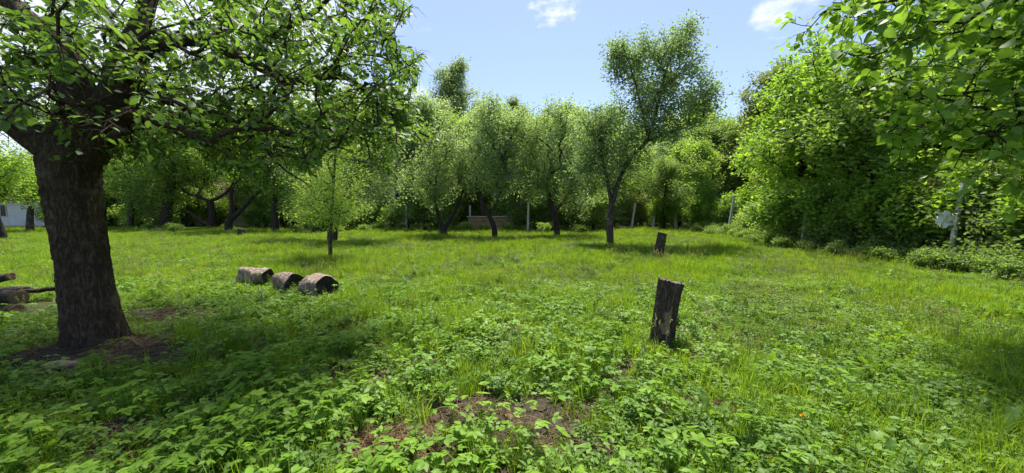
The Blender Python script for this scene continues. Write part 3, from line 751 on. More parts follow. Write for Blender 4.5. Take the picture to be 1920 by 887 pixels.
    far_tree('fruit_tree', 'dark straight-trunked fruit tree right of the forked one near the small stump', 'tree', b,
             pxmains(b, Y, [([(518, 435), (517, 410), (516, 370), (520, 320)], .25, .12, .5)]),
             pxblobs(b, Y, [(520, 320, 60, 45, 2.2, 60), (555, 370, 40, 35, 1.6, 34), (500, 270, 60, 50, 2.2, 60), (545, 250, 55, 55, 2.2, 60)]), M['bark_dark'], M['mid_leaf'], 37, per=90, spread=.42, size=.16, tintbase=.4)
    Y = 27; b = basept(430, Y)
    far_tree('apple_tree', 'old apple tree with a wide right-hand fork, behind the small stump', 'tree', b,
             pxmains(b, Y, [([(429, 434), (430, 412)], .30, .26, 9), ([(430, 415), (436, 390), (434, 360), (450, 335)], .19, .08, .4), ([(431, 413), (455, 392), (478, 365), (500, 350)], .18, .07, .4)]),
             pxblobs(b, Y, [(450, 310, 55, 30, 2.0, 55), (500, 325, 40, 30, 1.8, 34), (430, 270, 65, 45, 2.4, 70), (480, 255, 55, 45, 2.2, 55)]), M['bark_dark'], M['mid_leaf'], 38, per=90, spread=.42, size=.16, tintbase=.4)
    Y = 30; b = basept(397, Y)
    far_tree('apple_tree', 'old apple tree with spreading crooked limbs and one low limb to the left', 'tree', b,
             pxmains(b, Y, [([(397, 430), (398, 405), (394, 375)], .28, .22, .8), ([(395, 380), (375, 370), (350, 362), (335, 345)], .15, .07, .4), ([(396, 376), (415, 368), (430, 355), (445, 330)], .15, .07, .4), ([(396, 420), (380, 418), (360, 402), (345, 395), (325, 400)], .19, .06, .5)]),
             pxblobs(b, Y, [(350, 325, 60, 28, 2.2, 60), (400, 310, 55, 35, 2.2, 60), (370, 270, 70, 40, 2.6, 70), (320, 375, 30, 20, 1.2, 18)]), M['bark_dark'], M['mid_leaf'], 39, per=90, spread=.45, size=.17, tintbase=.35)
    Y = 30; b = basept(315, Y)
    far_tree('shade_tree', 'thick dark trunk with low heavy foliage left of the crooked apple tree', 'tree', b,
             pxmains(b, Y, [([(312, 430), (313, 400), (318, 365), (325, 320)], .42, .25, .6)]),
             pxblobs(b, Y, [(300, 330, 65, 40, 2.6, 80), (270, 385, 40, 30, 1.8, 40), (345, 285, 60, 50, 2.6, 70), (280, 270, 60, 50, 2.6, 70)]), M['bark_dark'], M['dark_leaf'], 40, per=90, spread=.45, size=.17)
    Y = 32; b = basept(245, Y)
    far_tree('shade_tree', 'bare brown trunk under leafy boughs just right of the big apple trunk', 'tree', b,
             pxmains(b, Y, [([(244, 430), (245, 400), (244, 370), (240, 300)], .24, .16, .6)]),
             pxblobs(b, Y, [(240, 330, 60, 40, 2.6, 70), (210, 280, 60, 55, 2.6, 70), (265, 255, 60, 55, 2.6, 60)]), M['bark_grey'], M['mid_leaf'], 41, per=90, spread=.45, size=.17, tintbase=.45)
    # trees seen left of the big trunk
    Y = 26; b = basept(55, Y)
    far_tree('fruit_tree', 'small yellow-green fruit tree in front of the white wall at the left', 'tree', b,
             pxmains(b, Y, [([(56, 437), (56, 410), (58, 390)], .22, .15, .8)]),
             pxblobs(b, Y, [(40, 340, 50, 32, 2.2, 70), (75, 360, 35, 24, 1.5, 34), (20, 315, 45, 28, 1.8, 45)]), M['bark_grey'], M['lime_leaf'], 42, per=85, spread=.4, size=.15)
    Y = 19; b = basept(8, Y)
    far_tree('fruit_tree', 'fruit tree with a leaning trunk cut by the left edge', 'tree', b,
             pxmains(b, Y, [([(10, 452), (2, 430), (-8, 405), (-22, 370)], .16, .10, .7)]),
             pxblobs(b, Y, [(-20, 350, 55, 22, 1.5, 45), (-10, 310, 60, 24, 1.7, 45), (-70, 330, 50, 40, 1.6, 40)]), M['bark_dark'], M['lime_leaf'], 43, per=80, spread=.33, size=.13)
build_orchard()

# ---------- wood behind the fence: prototypes and copies
PROTO_Z = 0
def proto_deciduous(name, seed, h, rx, leafmat, bark, n=170, per=90, spread=.55, size=.22, fork=.35, tmpl=T_DIA, tb=.5):
    rng = np.random.default_rng(seed)
    k = 14; z = np.linspace(-.1, h * .82, k)
    pts = np.stack([np.cumsum(rng.normal(0, .05, k)), np.cumsum(rng.normal(0, .05, k)), z], -1)
    bl = [(rng.normal(0, rx * .35), rng.normal(0, rx * .35), h * rng.uniform(.4, .85), rx * rng.uniform(.4, .62), rx * rng.uniform(.4, .62), h * rng.uniform(.12, .2), n // 8) for _ in range(6)]
    bl += [(0, 0, h * .88, rx * .35, rx * .35, h * .11, n // 8), (0, 0, h * .62, rx * .8, rx * .8, h * .28, n // 4)]
    return far_tree(name, 'x', 'tree', (0, 0, 0), [(pts, np.linspace(h * .02, h * .004, k), int(k * fork))], bl, bark, leafmat, seed, per, spread, size, tmpl, lift=.1, r_tip=.012, seg=.8, tintbase=tb, sides=8)
def proto_spruce(seed, h, r):
    rng = np.random.default_rng(seed)
    root = thing('spruce_tree', 'x', 'tree')
    g = Geo(); tube(g, [(0, 0, -.1), (0, 0, h * .5), (0, 0, h)], [h * .014, h * .009, .01], 8); g.obj('trunk', M['bark_dark'], root)
    gb = Geo(); c, dr = [], []
    for z in np.arange(h * .08, h * .985, .32):
        rad = r * (1 - z / h) ** .8 + .12
        for a in np.linspace(0, 2 * np.pi, 7, endpoint=False) + rng.random() * 6:
            l = rad * rng.uniform(.75, 1.1); d = np.array([math.cos(a), math.sin(a), -.28])
            p = np.array([0, 0, z]); e = p + d * l
            tube(gb, [p, p + d * l * .6, e], [.025, .015, .006], 3, caps=False)
            m = max(4, int(l * 16)); u = rng.random(m) ** .7
            c.append(p + d * l * u[:, None] + rng.normal(0, .07, (m, 3))); dr.append(np.repeat(d[None], m, 0))
    tag(gb.obj('branches', M['bark_dark'], root), kind='stuff')
    c = np.concatenate(c); dr = np.concatenate(dr); n = len(c)
    g = Geo(); leaves(g, c, dr + rng.normal(0, .55, (n, 3)), rng.normal(0, .5, (n, 3)) + [0, 0, 1], rng.uniform(.22, .42, n), T_NARROW, np.clip(rng.normal(.5, .2, n), 0, 1))
    tag(g.obj('crown', M['needle'], root, smooth=False), kind='stuff')
    return root
def proto_shrub(name, seed, h, r, leafmat, n=70, per=70, spread=.25, size=.14, tmpl=T_DIA, tb=.5, stems=7):
    rng = np.random.default_rng(seed)
    root = thing(name, 'x', 'shrub')
    mains = []
    for i in range(stems):
        a = rng.random() * 6.28; e = np.array([math.cos(a) * r * .5, math.sin(a) * r * .5, h * rng.uniform(.5, .8)])
        mains.append((spline([(math.cos(a) * .1, math.sin(a) * .1, -.05), e * [.35, .35, .5], e], 7), np.linspace(.025 + .004 * h, .008, 7), 1))
    tg = blob_points(rng, [(0, 0, h * .5, r * .9, r * .9, h * .45, n // 2)] + [(rng.normal(0, r * .45), rng.normal(0, r * .45), h * rng.uniform(.35, .9), r * .45, r * .45, h * .2, n // 8) for _ in range(4)])
    tg = tg[tg[:, 2] > .08]
    tips, tdir, pos, paths = tree_parts(rng, root, mains, tg, M['bark_dark'], leafmat, None, 5, 4, .004, .5, .15, .35)
    root.children[0].name = 'stems'
    crown_far(rng, root, tips, tdir, leafmat, per, spread, size, tmpl, .1, .7, 'foliage', tb, along=[(pos, s) for s in paths])
    return root
def put(proto, used, x, y, s, rz, label, group, cat=None, sz=None, z=0):
    o = copy_tree(proto) if used.get(proto.name) else proto
    used[proto.name] = True
    o.location = on(x, y, z - .03); o.rotation_euler = (0, 0, rz); o.scale = (s, s, s * (sz or 1))
    tag(o, label, cat, group)
    return o
used = {}
def behind(px):
    for lim, w in [(90, 'the white house'), (210, 'the big apple trunk'), (290, 'the bare brown trunk'), (350, 'the thick dark trunk'), (415, 'the crooked apple tree'), (485, 'the wide-forked apple tree'), (560, 'the straight dark trunk'), (660, 'the thin young tree'), (740, 'the right side of the twin-trunk tree'), (800, 'the tips of the apple boughs'),
                   (880, 'the left of three fruit trees'), (985, 'the middle one of three fruit trees'), (1095, 'the right one of three fruit trees'), (1175, 'the pear trunk'), (1260, 'the leaning back-fence posts'), (1345, 'the farther stump'), (1420, 'the far fence corner')]:
        if px < lim: return w
    return 'the right-hand hedge'
def hp_(what, x, y):
    px = 960 + x / y * 700
    a = 'at the back fence' if px < 1300 else 'at the far fence corner' if px < 1400 else 'left of the tall corner maple' if px < 1470 else 'under the tall corner maple' if px < 1560 else 'right of the tall corner maple' if px < 1660 else 'just left of the white leaning post' if px < 1770 else 'just right of the white leaning post' if px < 1850 else 'at the right edge'
    return what + ' ' + a + (' in front of the fence' if x < np.interp(y, [6, 10, 15, 24, 30], [11.0, 11.75, 12, 14, 14.1]) + 1.0 else ' behind the fence')
def wl_(px, Y, what):
    if px > 1300:
        return what + ' at the hedge foot ' + ('near the right edge' if px > 1800 else 'around the white leaning post' if px > 1690 else 'between tall maple and white post' if px > 1520 else 'below the tall corner maple' if px > 1420 else 'near the far fence corner')
    return what + ' at the meadow edge behind ' + behind(px)
def build_wood():
    DENS[0] = .7
    rng = np.random.default_rng(77)
    A = proto_deciduous('broadleaf_tree', 51, 11, 3.4, M['mid_leaf'], M['bark_dark'])
    B = proto_deciduous('broadleaf_tree', 52, 12, 3.0, M['silver_leaf'], M['bark_grey'], tb=.6)
    C = proto_deciduous('broadleaf_tree', 53, 10, 3.6, M['dark_leaf'], M['bark_dark'])
    k = 14; rg = np.random.default_rng(54)
    D = far_tree('aspen_tree', 'x', 'tree', (0, 0, 0), [(np.stack([np.cumsum(rg.normal(0, .05, k)), np.cumsum(rg.normal(0, .05, k)), np.linspace(-.1, 15.4, k)], -1), np.linspace(.3, .03, k), 4)],
                 [(rg.normal(0, .3), rg.normal(0, .3), z, r, r, .9, int(14 + 22 * r)) for z, r in [(6, 2.6), (8, 3.1), (10, 3.2), (11.5, 3.0), (12.8, 2.6), (13.9, 2.0), (14.8, 1.4), (15.6, .7)]], M['bark_grey'], M['aspen_leaf'], 54, 60, .5, .19, T_DIA, lift=.35, r_tip=.012, seg=.8, sides=8, sh=(.35, .3, .9))
    S = proto_spruce(55, 13, 2.6)
    E = proto_deciduous('broadleaf_tree', 56, 9, 3.0, M['lime_leaf'], M['bark_grey'], n=150, tb=.5)
    F = proto_deciduous('broadleaf_tree', 57, 13, 3.2, M['brown_leaf'], M['bark_grey'], n=220, per=95, spread=.45, size=.2, tb=.35)
    X = lambda px, Y: (px - W / 2) / FPX * Y
    L = [
        (D, 855, 40, 1.04, 'tall grey-green aspen-like tree rising above the middle of the treeline', None),
        (S, 893, 44, 1.12, 'dark spruce tip just right of the tallest tree in the treeline', None),
        (S, 803, 36, .85, 'dark spruce behind the tips of the apple branches', None),
        (D, 966, 44, .86, 'small slender treetop in the dip of the treeline', None),
        (B, 1022, 36, .82, 'pale grey-green tree behind the rightmost of three fruit trees', None),
        (S, 1118, 40, .98, 'dark rounded evergreen top left of the pear tree', None),
        (S, 1095, 43, .93, 'dark evergreen top left of the pear tree, farther back', None),
        (C, 1330, 36, 1.03, 'dark tree behind the pear tree on its right', None),
        (C, 1385, 34, 1.0, 'dark treetop in the gap between pear tree and right-hand trees', None),
        (F, 1446, 30, 1.03, 'brownish-green treetop standing against the sky beside the right-hand foliage', None),
        (A, 1275, 34, .72, 'green tree low behind the pear tree trunk', None),
    ]
    for pr, px, Y, s, lab, gr in L: put(pr, used, X(px, Y), Y, s, rng.random() * 6.28, lab, gr, 'tree')
    gl = 'trees of the wood behind the orchard'
    for px, Y, s, pr in [(-120, 44, .85, A), (-60, 36, .8, E), (20, 48, .8, C), (110, 40, .72, A), (160, 36, .9, C), (215, 42, 1.0, A), (270, 38, 1.0, B), (325, 44, 1.1, C), (375, 50, .95, A), (430, 50, 1.15, B),
                         (470, 36, .95, C), (520, 42, 1.1, A), (565, 34, .95, B), (610, 40, 1.1, C), (655, 34, 1.0, B), (700, 38, 1.05, A), (745, 33, .95, B), (775, 42, 1.05, C), (830, 32, .9, B), (880, 34, .92, A), (945, 36, .96, B),
                         (985, 32, .82, A), (1065, 33, .92, B), (1150, 34, .78, A), (1200, 38, .8, C), (1245, 30, .6, C), (1310, 30, .66, A), (1355, 40, .95, A), (1420, 36, .9, E), (1480, 30, .9, A), (300, 33, .8, E), (350, 34, .7, A), (482, 34, .75, B), (590, 46, 1.25, A), (690, 46, 1.2, B), (235, 50, 1.2, C), (400, 52, 1.3, A), (500, 50, 1.3, C), (1180, 44, .95, B), (905, 30, .84, B), (1530, 28, .8, C), (1575, 34, .9, A), (1625, 30, .85, C), (1690, 30, .85, A), (1770, 28, .8, C), (1850, 28, .9, A), *[(p, 54 + 5 * (i % 3), q, (A, C, B)[i % 3]) for i, (p, q) in enumerate([(130, 1.5), (190, 1.5), (250, 1.6), (310, 1.5), (365, 1.6), (425, 1.55), (480, 1.6), (540, 1.55), (600, 1.6), (655, 1.5), (715, 1.5), (765, 1.4), (815, 1.4), (865, 1.45), (920, 1.35), (975, 1.4), (1030, 1.4), (1085, 1.5), (1140, 1.5), (1195, 1.5), (1250, 1.5), (1305, 1.6), (1360, 1.65), (1410, 1.6), (840, 1.4), (945, 1.35), (1000, 1.35), (1060, 1.45), (1115, 1.5)])], (972, 31, .8, B), (1012, 33, .9, A), (1085, 31, .82, B), (795, 30, .9, B), (860, 31, .85, A), (900, 48, 1.0, C), (1010, 46, .9, C), (1060, 44, .85, A), (1260, 42, .95, B)]:
        put(pr, used, X(px, Y), Y, s, rng.random() * 6.28, {A: 'mid-green', B: 'pale grey-green', C: 'dark green', E: 'yellow-green'}.get(pr, 'green') + (' front-row' if Y < 35 else ' second-row' if Y < 48 else ' rearmost') + ' woodland tree behind ' + behind(px), gl, 'tree')
    # trees of the right-hand boundary
    DENS[0] = .62
    U = proto_deciduous('maple_tree', 58, 8, 2.7, M['vine_leaf'], M['bark_dark'], n=260, per=75, spread=.34, size=.17, fork=.15, tb=.55)
    V = proto_deciduous('maple_tree', 59, 7, 2.4, M['mid_leaf'], M['bark_dark'], n=230, per=75, spread=.32, size=.16, fork=.12, tb=.45)
    for pr, x, y, s, lab in [(U, 13.4, 17.2, 1.12, 'tall bright maple at the corner of the right-hand hedge'), (V, 12.9, 13.6, 1.05, 'dark green tree in the right-hand hedge behind the white post'), (U, 16.2, 20.5, 1.12, 'bright maple behind the right-hand fence, farther back'),
                             (V, 15.3, 9.6, 1.15, 'green tree in the right-hand hedge near the right edge'), (U, 16.8, 14.4, 1.25, 'tall bright maple behind the right-hand fence posts'), (V, 19.4, 21.8, 1.15, 'green tree behind the corner maple, filling the gap to its right'), (V, 17.5, 25.5, 1.0, 'green tree behind the far corner of the fence'), (U, 13.8, 6.2, 1.0, 'bright tree at the right edge behind the hanging leaves')]:
        put(pr, used, x, y, s, rng.random() * 6.28, lab, 'trees of the right-hand boundary', 'tree')
    # shrubs
    DENS[0] = .75
    sa = proto_shrub('shrub', 61, 2.6, 1.5, M['dark_leaf']); sb = proto_shrub('shrub', 62, 2.2, 1.3, M['mid_leaf']); sl = proto_shrub('climbing_vine', 63, 3.4, 1.5, M['vine_leaf'], n=110, size=.16, tb=.6)
    sy = proto_shrub('climbing_vine', 64, 2.8, 1.3, M['lime_leaf'], n=90, size=.15, tb=.5); sbr = proto_shrub('climbing_vine', 65, 2.6, 1.2, M['brown_leaf'], n=80, per=60, size=.13); sw = proto_shrub('weed_clump', 66, .75, .6, M['mid_leaf'], n=46, per=40, spread=.12, size=.10, tb=.3)
    sv = proto_shrub('weed_clump', 67, .9, .55, M['dark_leaf'], n=40, per=40, spread=.12, size=.09, tb=.5); sx = proto_shrub('weed_clump', 68, .6, .7, M['dark_leaf'], n=44, per=36, spread=.13, size=.085, tb=.5)
    for px, Y in [q for q in [(120, 36), (170, 33), (215, 37), (262, 33), (290, 36), (480, 31), (530, 32), (575, 30), (610, 27), (655, 28), (690, 29), (735, 27), (765, 30), (800, 27), (860, 33), (985, 28.5), (1010, 30), (1075, 28), (1110, 27), (1150, 31), (1190, 33), (1060, 34), (965, 34), (890, 36), (-40, 40), (330, 40), (140, 40), (190, 38), (240, 35), (360, 36), (410, 37), (450, 35), (500, 35), (550, 34), (840, 30), (915, 32), (945, 31), (1035, 31), (1125, 33), (1230, 35), (1265, 34), (1300, 33), (1340, 32), (1375, 33)] + [(p, 37 + (i % 3) * 1.5) for i, p in enumerate(range(100, 1420, 38))] if not 415 < q[0] < 452]:
        k_ = int(rng.integers(3)); put((sa, sa, sb)[k_], used, X(px, Y), Y, rng.uniform(.85, 1.35), rng.random() * 6.28, ('dark', 'dark', 'mid-green')[k_] + (' farther' if Y > 34 else '') + ' understorey shrub behind ' + behind(px), 'understorey shrubs', 'shrub', rng.uniform(.8, 1.2))
    st_ = proto_shrub('tall_shrub', 69, 5.4, 2.0, M['mid_leaf'], n=190, per=70, spread=.36, size=.17, tb=.45); su = proto_shrub('tall_shrub', 70, 4.8, 2.1, M['silver_leaf'], n=180, per=70, spread=.36, size=.16, tb=.4)
    for i, px in enumerate(list(range(110, 1180, 47)) + [1215, 1290, 1345, 1395]):
        if 412 < px < 452: continue
        Y = 33.2 + 1.4 * (i % 4)
        put((st_, su, st_)[i % 3], used, X(px, Y), Y, rng.uniform(.8, 1.15), rng.random() * 6.28, ('mid-green', 'grey-green', 'mid-green')[i % 3] + ' tall shrub filling the gaps behind ' + behind(px), 'tall shrubs between the orchard and the wood', 'shrub')
    for x, y, s in [(14.6, 28.6, 1), (12.4, 30.6, 1.05), (15.8, 26.5, 1.1), (15.8, 23.6, 1.15), (15.2, 20.6, 1.15), (12.2, 16.4, 1.0), (12.6, 14.8, .9), (14.6, 12.2, 1.1), (13.4, 10.1, .9), (15.6, 10.6, 1.2), (16, 8.4, 1.2), (15.2, 14.2, 1.2), (14.8, 6.6, 1.1), (16.4, 17, 1.2), (15.8, 12.5, 1.3), (14.3, 4.6, 1.1), (17, 10, 1.5), (17.5, 13.5, 1.5), (18, 16, 1.5), (12.9, 10.9, .85), (13.0, 12.6, .95), (12.8, 9.2, .8), (12.6, 14.2, .9)]:
        put(sl if rng.random() < .6 else sy, used, x, y, s, rng.random() * 6.28, hp_('bright leafy vine', x, y), 'vines over the right-hand fence', 'vine')
    for x, y, s in [(8.4, 31.9, 1), (9.9, 32.1, 1.1), (11.3, 32.2, 1.1), (13.2, 31.9, 1.0), (7.0, 32.0, .9), (13.0, 11.4, .9), (13.1, 9.0, .9)]:
        put(sbr, used, x, y, s, rng.random() * 6.28, hp_('brownish withering climber', x, y), 'brownish climbers on the fence', 'vine')
    for x, y, s in [(12.7, 15.9, .7), (12.3, 13.2, .75), (12.7, 11.9, .8), (12.7, 10.0, .8), (12.3, 8.2, .8), (12.0, 6.6, .85), (13.4, 19.2, .7), (13.6, 21.4, .7), (13.6, 12.4, 1.1), (13.7, 10.2, 1.2), (13.2, 7.4, 1.15), (12.5, 11.0, .95), (12.6, 12.6, 1.0), (12.5, 14.6, .95), (12.2, 9.2, .8), (12.1, 7.4, 1.0), (11.7, 5.6, 1.0), (13.2, 17.2, 1.0), (13.9, 19.8, 1.0), (14.6, 22.4, .95)]:
        put(rng.choice([sb, sb, sy, sa]), used, x, y, s, rng.random() * 6.28, hp_('dense leafy shrub', x, y), 'shrubs at the foot of the right-hand hedge', 'shrub')
    for i in range(120):
        u = rng.random(); y = 6.5 + 23 * u; o_ = rng.random() ** 1.3 * 1.9; x = np.interp(y, [7, 11, 15, 22, 30], [9.9, 11.0, 11.1, 12.6, 13.6]) + o_ - .3 + rng.normal(0, .12)
        q = put((sw, sv, sx, sv)[i % 4], used, x, y, rng.uniform(.4, .7) + .45 * o_ / 1.9, rng.random() * 6.28, 'y', 'weed clumps along the hedge', 'weed')
        tag(q, wl_((960 + x / y * 700), y, ('bright', 'dark', 'low dark', 'dark')[i % 4] + ' knee-high weed clump'))
    for i in range(40):
        px = rng.uniform(180, 1190); Y = rng.uniform(25.5, 29)
        put(sw, used, X(px, Y), Y, rng.uniform(.6, 1.1), rng.random() * 6.28, wl_(px, Y, 'leafy weed clump'), 'weed clumps at the far edge of the meadow', 'weed')
build_wood()

# ------------------------------------------------------------------ buildings, fence, board wall
def box(g, x0, x1, y0, y1, z0, z1, mi=0):
    v = [(x, y, z) for z in (z0, z1) for y in (y0, y1) for x in (x0, x1)]
    g.add(v, np.array([(0, 2, 3, 1), (4, 5, 7, 6), (0, 1, 5, 4), (2, 6, 7, 3), (0, 4, 6, 2), (1, 3, 7, 5)]), .5, mi)
def bobj(name, mat, parent, *b):
    g = Geo()
    for q in b: box(g, *q)
    return g.obj(name, mat, parent, smooth=False)
def house(label, x, y, w, d, h, wall, rz, win, door=None):
    t = thing('house', label, 'house', (x, y, 0), rz)
    bobj('wall', wall, t, (-w / 2, w / 2, 0, d, -.2, h))
    g = Geo(); o = .5; rh = d * .42
    v = [(-w / 2 - o, -o, h - .15), (w / 2 + o, -o, h - .15), (w / 2 + o, d / 2, h + rh), (-w / 2 - o, d / 2, h + rh), (-w / 2 - o, d + o, h - .15), (w / 2 + o, d + o, h - .15)]
    v2 = [(a, b, c + .18) for a, b, c in v]
    g.add(v + v2, [np.array([(6, 7, 8, 9), (9, 8, 11, 10), (0, 3, 2, 1), (3, 4, 5, 2), (0, 1, 7, 6), (4, 10, 11, 5), (0, 6, 9, 3), (3, 9, 10, 4), (1, 2, 8, 7), (2, 5, 11, 8)])])
    r = g.obj('roof', M['roof_tile'], t, smooth=False)
    bobj('chimney', wall, r, (w * .2, w * .2 + .6, d * .55, d * .55 + .6, h + .3, h + rh + .9))
    g = Geo(); g.add([(-w / 2 + .01, .01, h), (-w / 2 + .01, d - .01, h), (-w / 2 + .01, d / 2, h + rh - .02), (w / 2 - .01, .01, h), (w / 2 - .01, d - .01, h), (w / 2 - .01, d / 2, h + rh - .02)], [np.array([(0, 2, 1), (3, 4, 5)])]); g.obj('gable', wall, t, smooth=False)
    for wx, wz, ww, wh in win:
        f = bobj('window', M['pale_board'], t, (wx, wx + ww, -.05, .02, wz, wz + .08), (wx, wx + ww, -.05, .02, wz + wh - .08, wz + wh), (wx, wx + .08, -.05, .02, wz + .08, wz + wh - .08), (wx + ww - .08, wx + ww, -.05, .02, wz + .08, wz + wh - .08), (wx + ww / 2 - .03, wx + ww / 2 + .03, -.045, .02, wz + .08, wz + wh - .08))
        bobj('pane', M['glass_dark'], f, (wx + .05, wx + ww - .05, -.012, .01, wz + .05, wz + wh - .05))
    if door: bobj('door', M['board'], t, (door, door + 1.1, -.06, .02, -.05, 2.1))
    return t
house('low white-walled house at the far left beyond the meadow', -47.5, 37, 9, 7, 2.6, M['render_white'], .12, [(-3.2, .9, 1.1, 1.2), (1.2, .9, 1.1, 1.2)])
house('pale house glimpsed behind the old apple trees', -28.5, 38, 11, 7, 2.7, M['render_pink'], -.1, [(-3.8, .9, 1.1, 1.2), (.2, .9, 1.1, 1.2), (3.3, .9, 1.1, 1.2)], -1.7)
def board_wall():
    t = thing('board_wall', 'low plank wall with a pale top rail behind the middle fruit tree', 'plank wall', on(-2.45, 28.6))
    for i in range(3): bobj('plank', M['board'], t, (-.9, 2.4, -.02 - .004 * (i % 2), .02, .06 + i * .30, .06 + i * .30 + .27))
    for x in (-.8, .8, 2.3): bobj('post', M['board'], t, (x - .05, x + .05, .022, .12, -.2, .98))
    bobj('top_rail', M['pale_board'], t, (-1.0, 2.5, -.10, .16, .985, 1.06))
    return t
board_wall()
def fence():
    def post(t, x, y, h, lean, r=.055):
        g = Geo(); rng = np.random.default_rng(int(x * 100 + y * 7) % 9999)
        n = 7; z = np.linspace(-.3, h, n)
        rr = np.array([.062, .06, .058, .056, .054, .053, .05]) * (.8 if y < 20 else 1.3)
        w = .055
        for k in range(1):
            vs = []
            for i in range(n):
                ox, oy = lean[0] * z[i], lean[1] * z[i]; q = rr[i]; c = q * .75
                for a, b in ((q, c), (c, q), (-c, q), (-q, c), (-q, -c), (-c, -q), (c, -q), (q, -c)): vs.append((ox + a + rng.normal(0, .002), oy + b, z[i]))
            i = np.arange(n - 1)[:, None] * 8; j = np.arange(8)[None]; j2 = (j + 1) % 8
            g.add(vs, [np.stack([i + j, i + j2, i + 8 + j2, i + 8 + j], -1).reshape(-1, 4)])
            top = (n - 1) * 8
            g.f.append(np.array([[top, top + 1, top + 2, top + 3], [top, top + 3, top + 4, top + 7], [top + 4, top + 5, top + 6, top + 7]])); g.mi.append(np.zeros(3, int))
        o = g.obj('post', M['concrete'], t, smooth=False); o.location = on(x, y); return np.array([x, y, 0]), np.array(lean)
    def run(t, posts, hs):
        tops = [post(t, x, y, h, l) for x, y, h, l in posts]
        for hgt in hs:
            for (a, la), (b, lb) in zip(tops[:-1], tops[1:]):
                p = np.array([a[0] + la[0] * hgt, a[1] + la[1] * hgt, hgt]); q = np.array([b[0] + lb[0] * hgt, b[1] + lb[1] * hgt, hgt])
                g = Geo(); m = (p + q) / 2 - [0, 0, .04]; tube(g, spline([p, m, q], 7), .0022, 4); g.obj('wire', M['wire'], t)
    t = thing('wire_fence', 'wire fence on whitish concrete posts along the right side, overgrown', 'fence')
    run(t, [(11.0, 6.0, 2.1, (.03, 0)), (11.75, 9.98, 2.25, (.12, .02)), (11.9, 15.3, 1.9, (.10, 0)), (14.15, 24.4, 2.5, (.12, 0)), (14.1, 29.6, 2.1, (.03, 0))], (.3, .7, 1.1, 1.5, 1.9))
    t = thing('wire_fence', 'wire fence on thin pale posts along the back of the meadow', 'fence')
    run(t, [(13.2, 30.2, 1.9, (.02, 0)), (11.45, 30.4, 2.2, (.10, 0)), (9.65, 30.2, 2.1, (.14, 0)), (5.3, 28.6, 1.9, (0, 0)), (1.15, 27.2, 2.0, (.02, 0)), (-3.3, 29.4, 1.9, (0, 0)), (-8.2, 29, 1.9, (0, 0)), (-12.4, 29.5, 1.9, (.02, 0)), (-17.5, 31, 1.9, (0, 0))], (.4, .9, 1.4, 1.8))
fence()

# ------------------------------------------------------------------ stumps, logs, wood pile
def log_obj(name, label, cat, p0, p1, r0, r1, seed, bark, cut, root_loc, sides=22, ridge=.05, group=None, rot_end=False, lump=1.0):
    """a sawn log between two points: bark and two cut faces as parts"""
    rng = np.random.default_rng(seed); p0, p1, root_loc = map(np.array, (p0, p1, root_loc))
    t = thing(name, label, cat, root_loc, 0, group)
    n = 9; pts = p0 + (p1 - p0) * np.linspace(0, 1, n)[:, None]; pts[1:-1] += rng.normal(0, .006, (n - 2, 3)); pts = pts - root_loc
    rad = np.linspace(r0, r1, n)
    tg = norm(np.gradient(pts, axis=0)); ref = np.array([0, 0, 1.0]) if abs(tg[0][2]) < .8 else np.array([0, 1.0, 0])
    a = norm(np.cross(tg, ref)); b = np.cross(a, tg)
    th = np.linspace(0, 2 * np.pi, sides, endpoint=False); S = np.linspace(0, 1, n)
    TH, SS = np.meshgrid(th, S)
    ph = rng.random(4) * 6
    f = 1 + lump * (.07 * np.sin(2 * TH + ph[0] + SS) + .05 * np.sin(3 * TH + ph[1] - SS * 2) + .035 * np.sin(5 * TH + ph[2] + 3 * SS) + .03 * np.sin(7 * SS + 2 * TH + ph[3])) + ridge * .45 * rng.normal(0, .6, TH.shape)
    r = rad[:, None] * f
    v = pts[:, None] + r[..., None] * (np.cos(TH)[..., None] * a[:, None] + np.sin(TH)[..., None] * b[:, None])
    g = Geo(); i = np.arange(n - 1)[:, None] * sides; j = np.arange(sides)[None]; j2 = (j + 1) % sides
    g.add(v.reshape(-1, 3), np.stack([i + j, i + j2, i + sides + j2, i + sides + j], -1).reshape(-1, 4)); g.obj('bark', bark, t)
    for e, sg in ((0, -1), (n - 1, 1)):
        g = Geo(); rings = [v[e]]
        for k, (q, dep) in enumerate(((.93, .004), (.6, -.004), (.25, .003))):
            rings.append(pts[e] + (v[e] - pts[e]) * q * (1 + rng.normal(0, .02, (sides, 1))) + tg[e] * sg * (dep + rng.normal(0, .006 if rot_end else .002, (sides, 1)) - (.02 * (1 - q) if rot_end else 0)))
        vv = np.vstack(rings + [pts[e][None] - (tg[e] * sg * (.03 if rot_end else 0))[None]])
        i = np.arange(3)[:, None] * sides
        qf = np.stack([i + j, i + j2, i + sides + j2, i + sides + j], -1).reshape(-1, 4)
        tf = np.stack([3 * sides + np.arange(sides), 3 * sides + (np.arange(sides) + 1) % sides, np.full(sides, 4 * sides)], -1)
        if sg < 0: qf, tf = qf[:, ::-1], tf[:, ::-1]
        g.add(vv, [qf, tf]); g.obj('cut_face', cut, t)
    return t
def stand_stump(label, px, py, Y, top, r0, r1, seed, name='tree_stump', dark=False):
    base = P(px, py, Y); base[2] = gh(base[0], base[1])
    tp = P(top[0], top[1], Y - .03)
    return log_obj(name, label, 'stump', base - [0, 0, .06], tp, r0, r1, seed, M['bark_stump'], M['rotten_wood'] if dark else M['stump_top'], base, 30, .05)
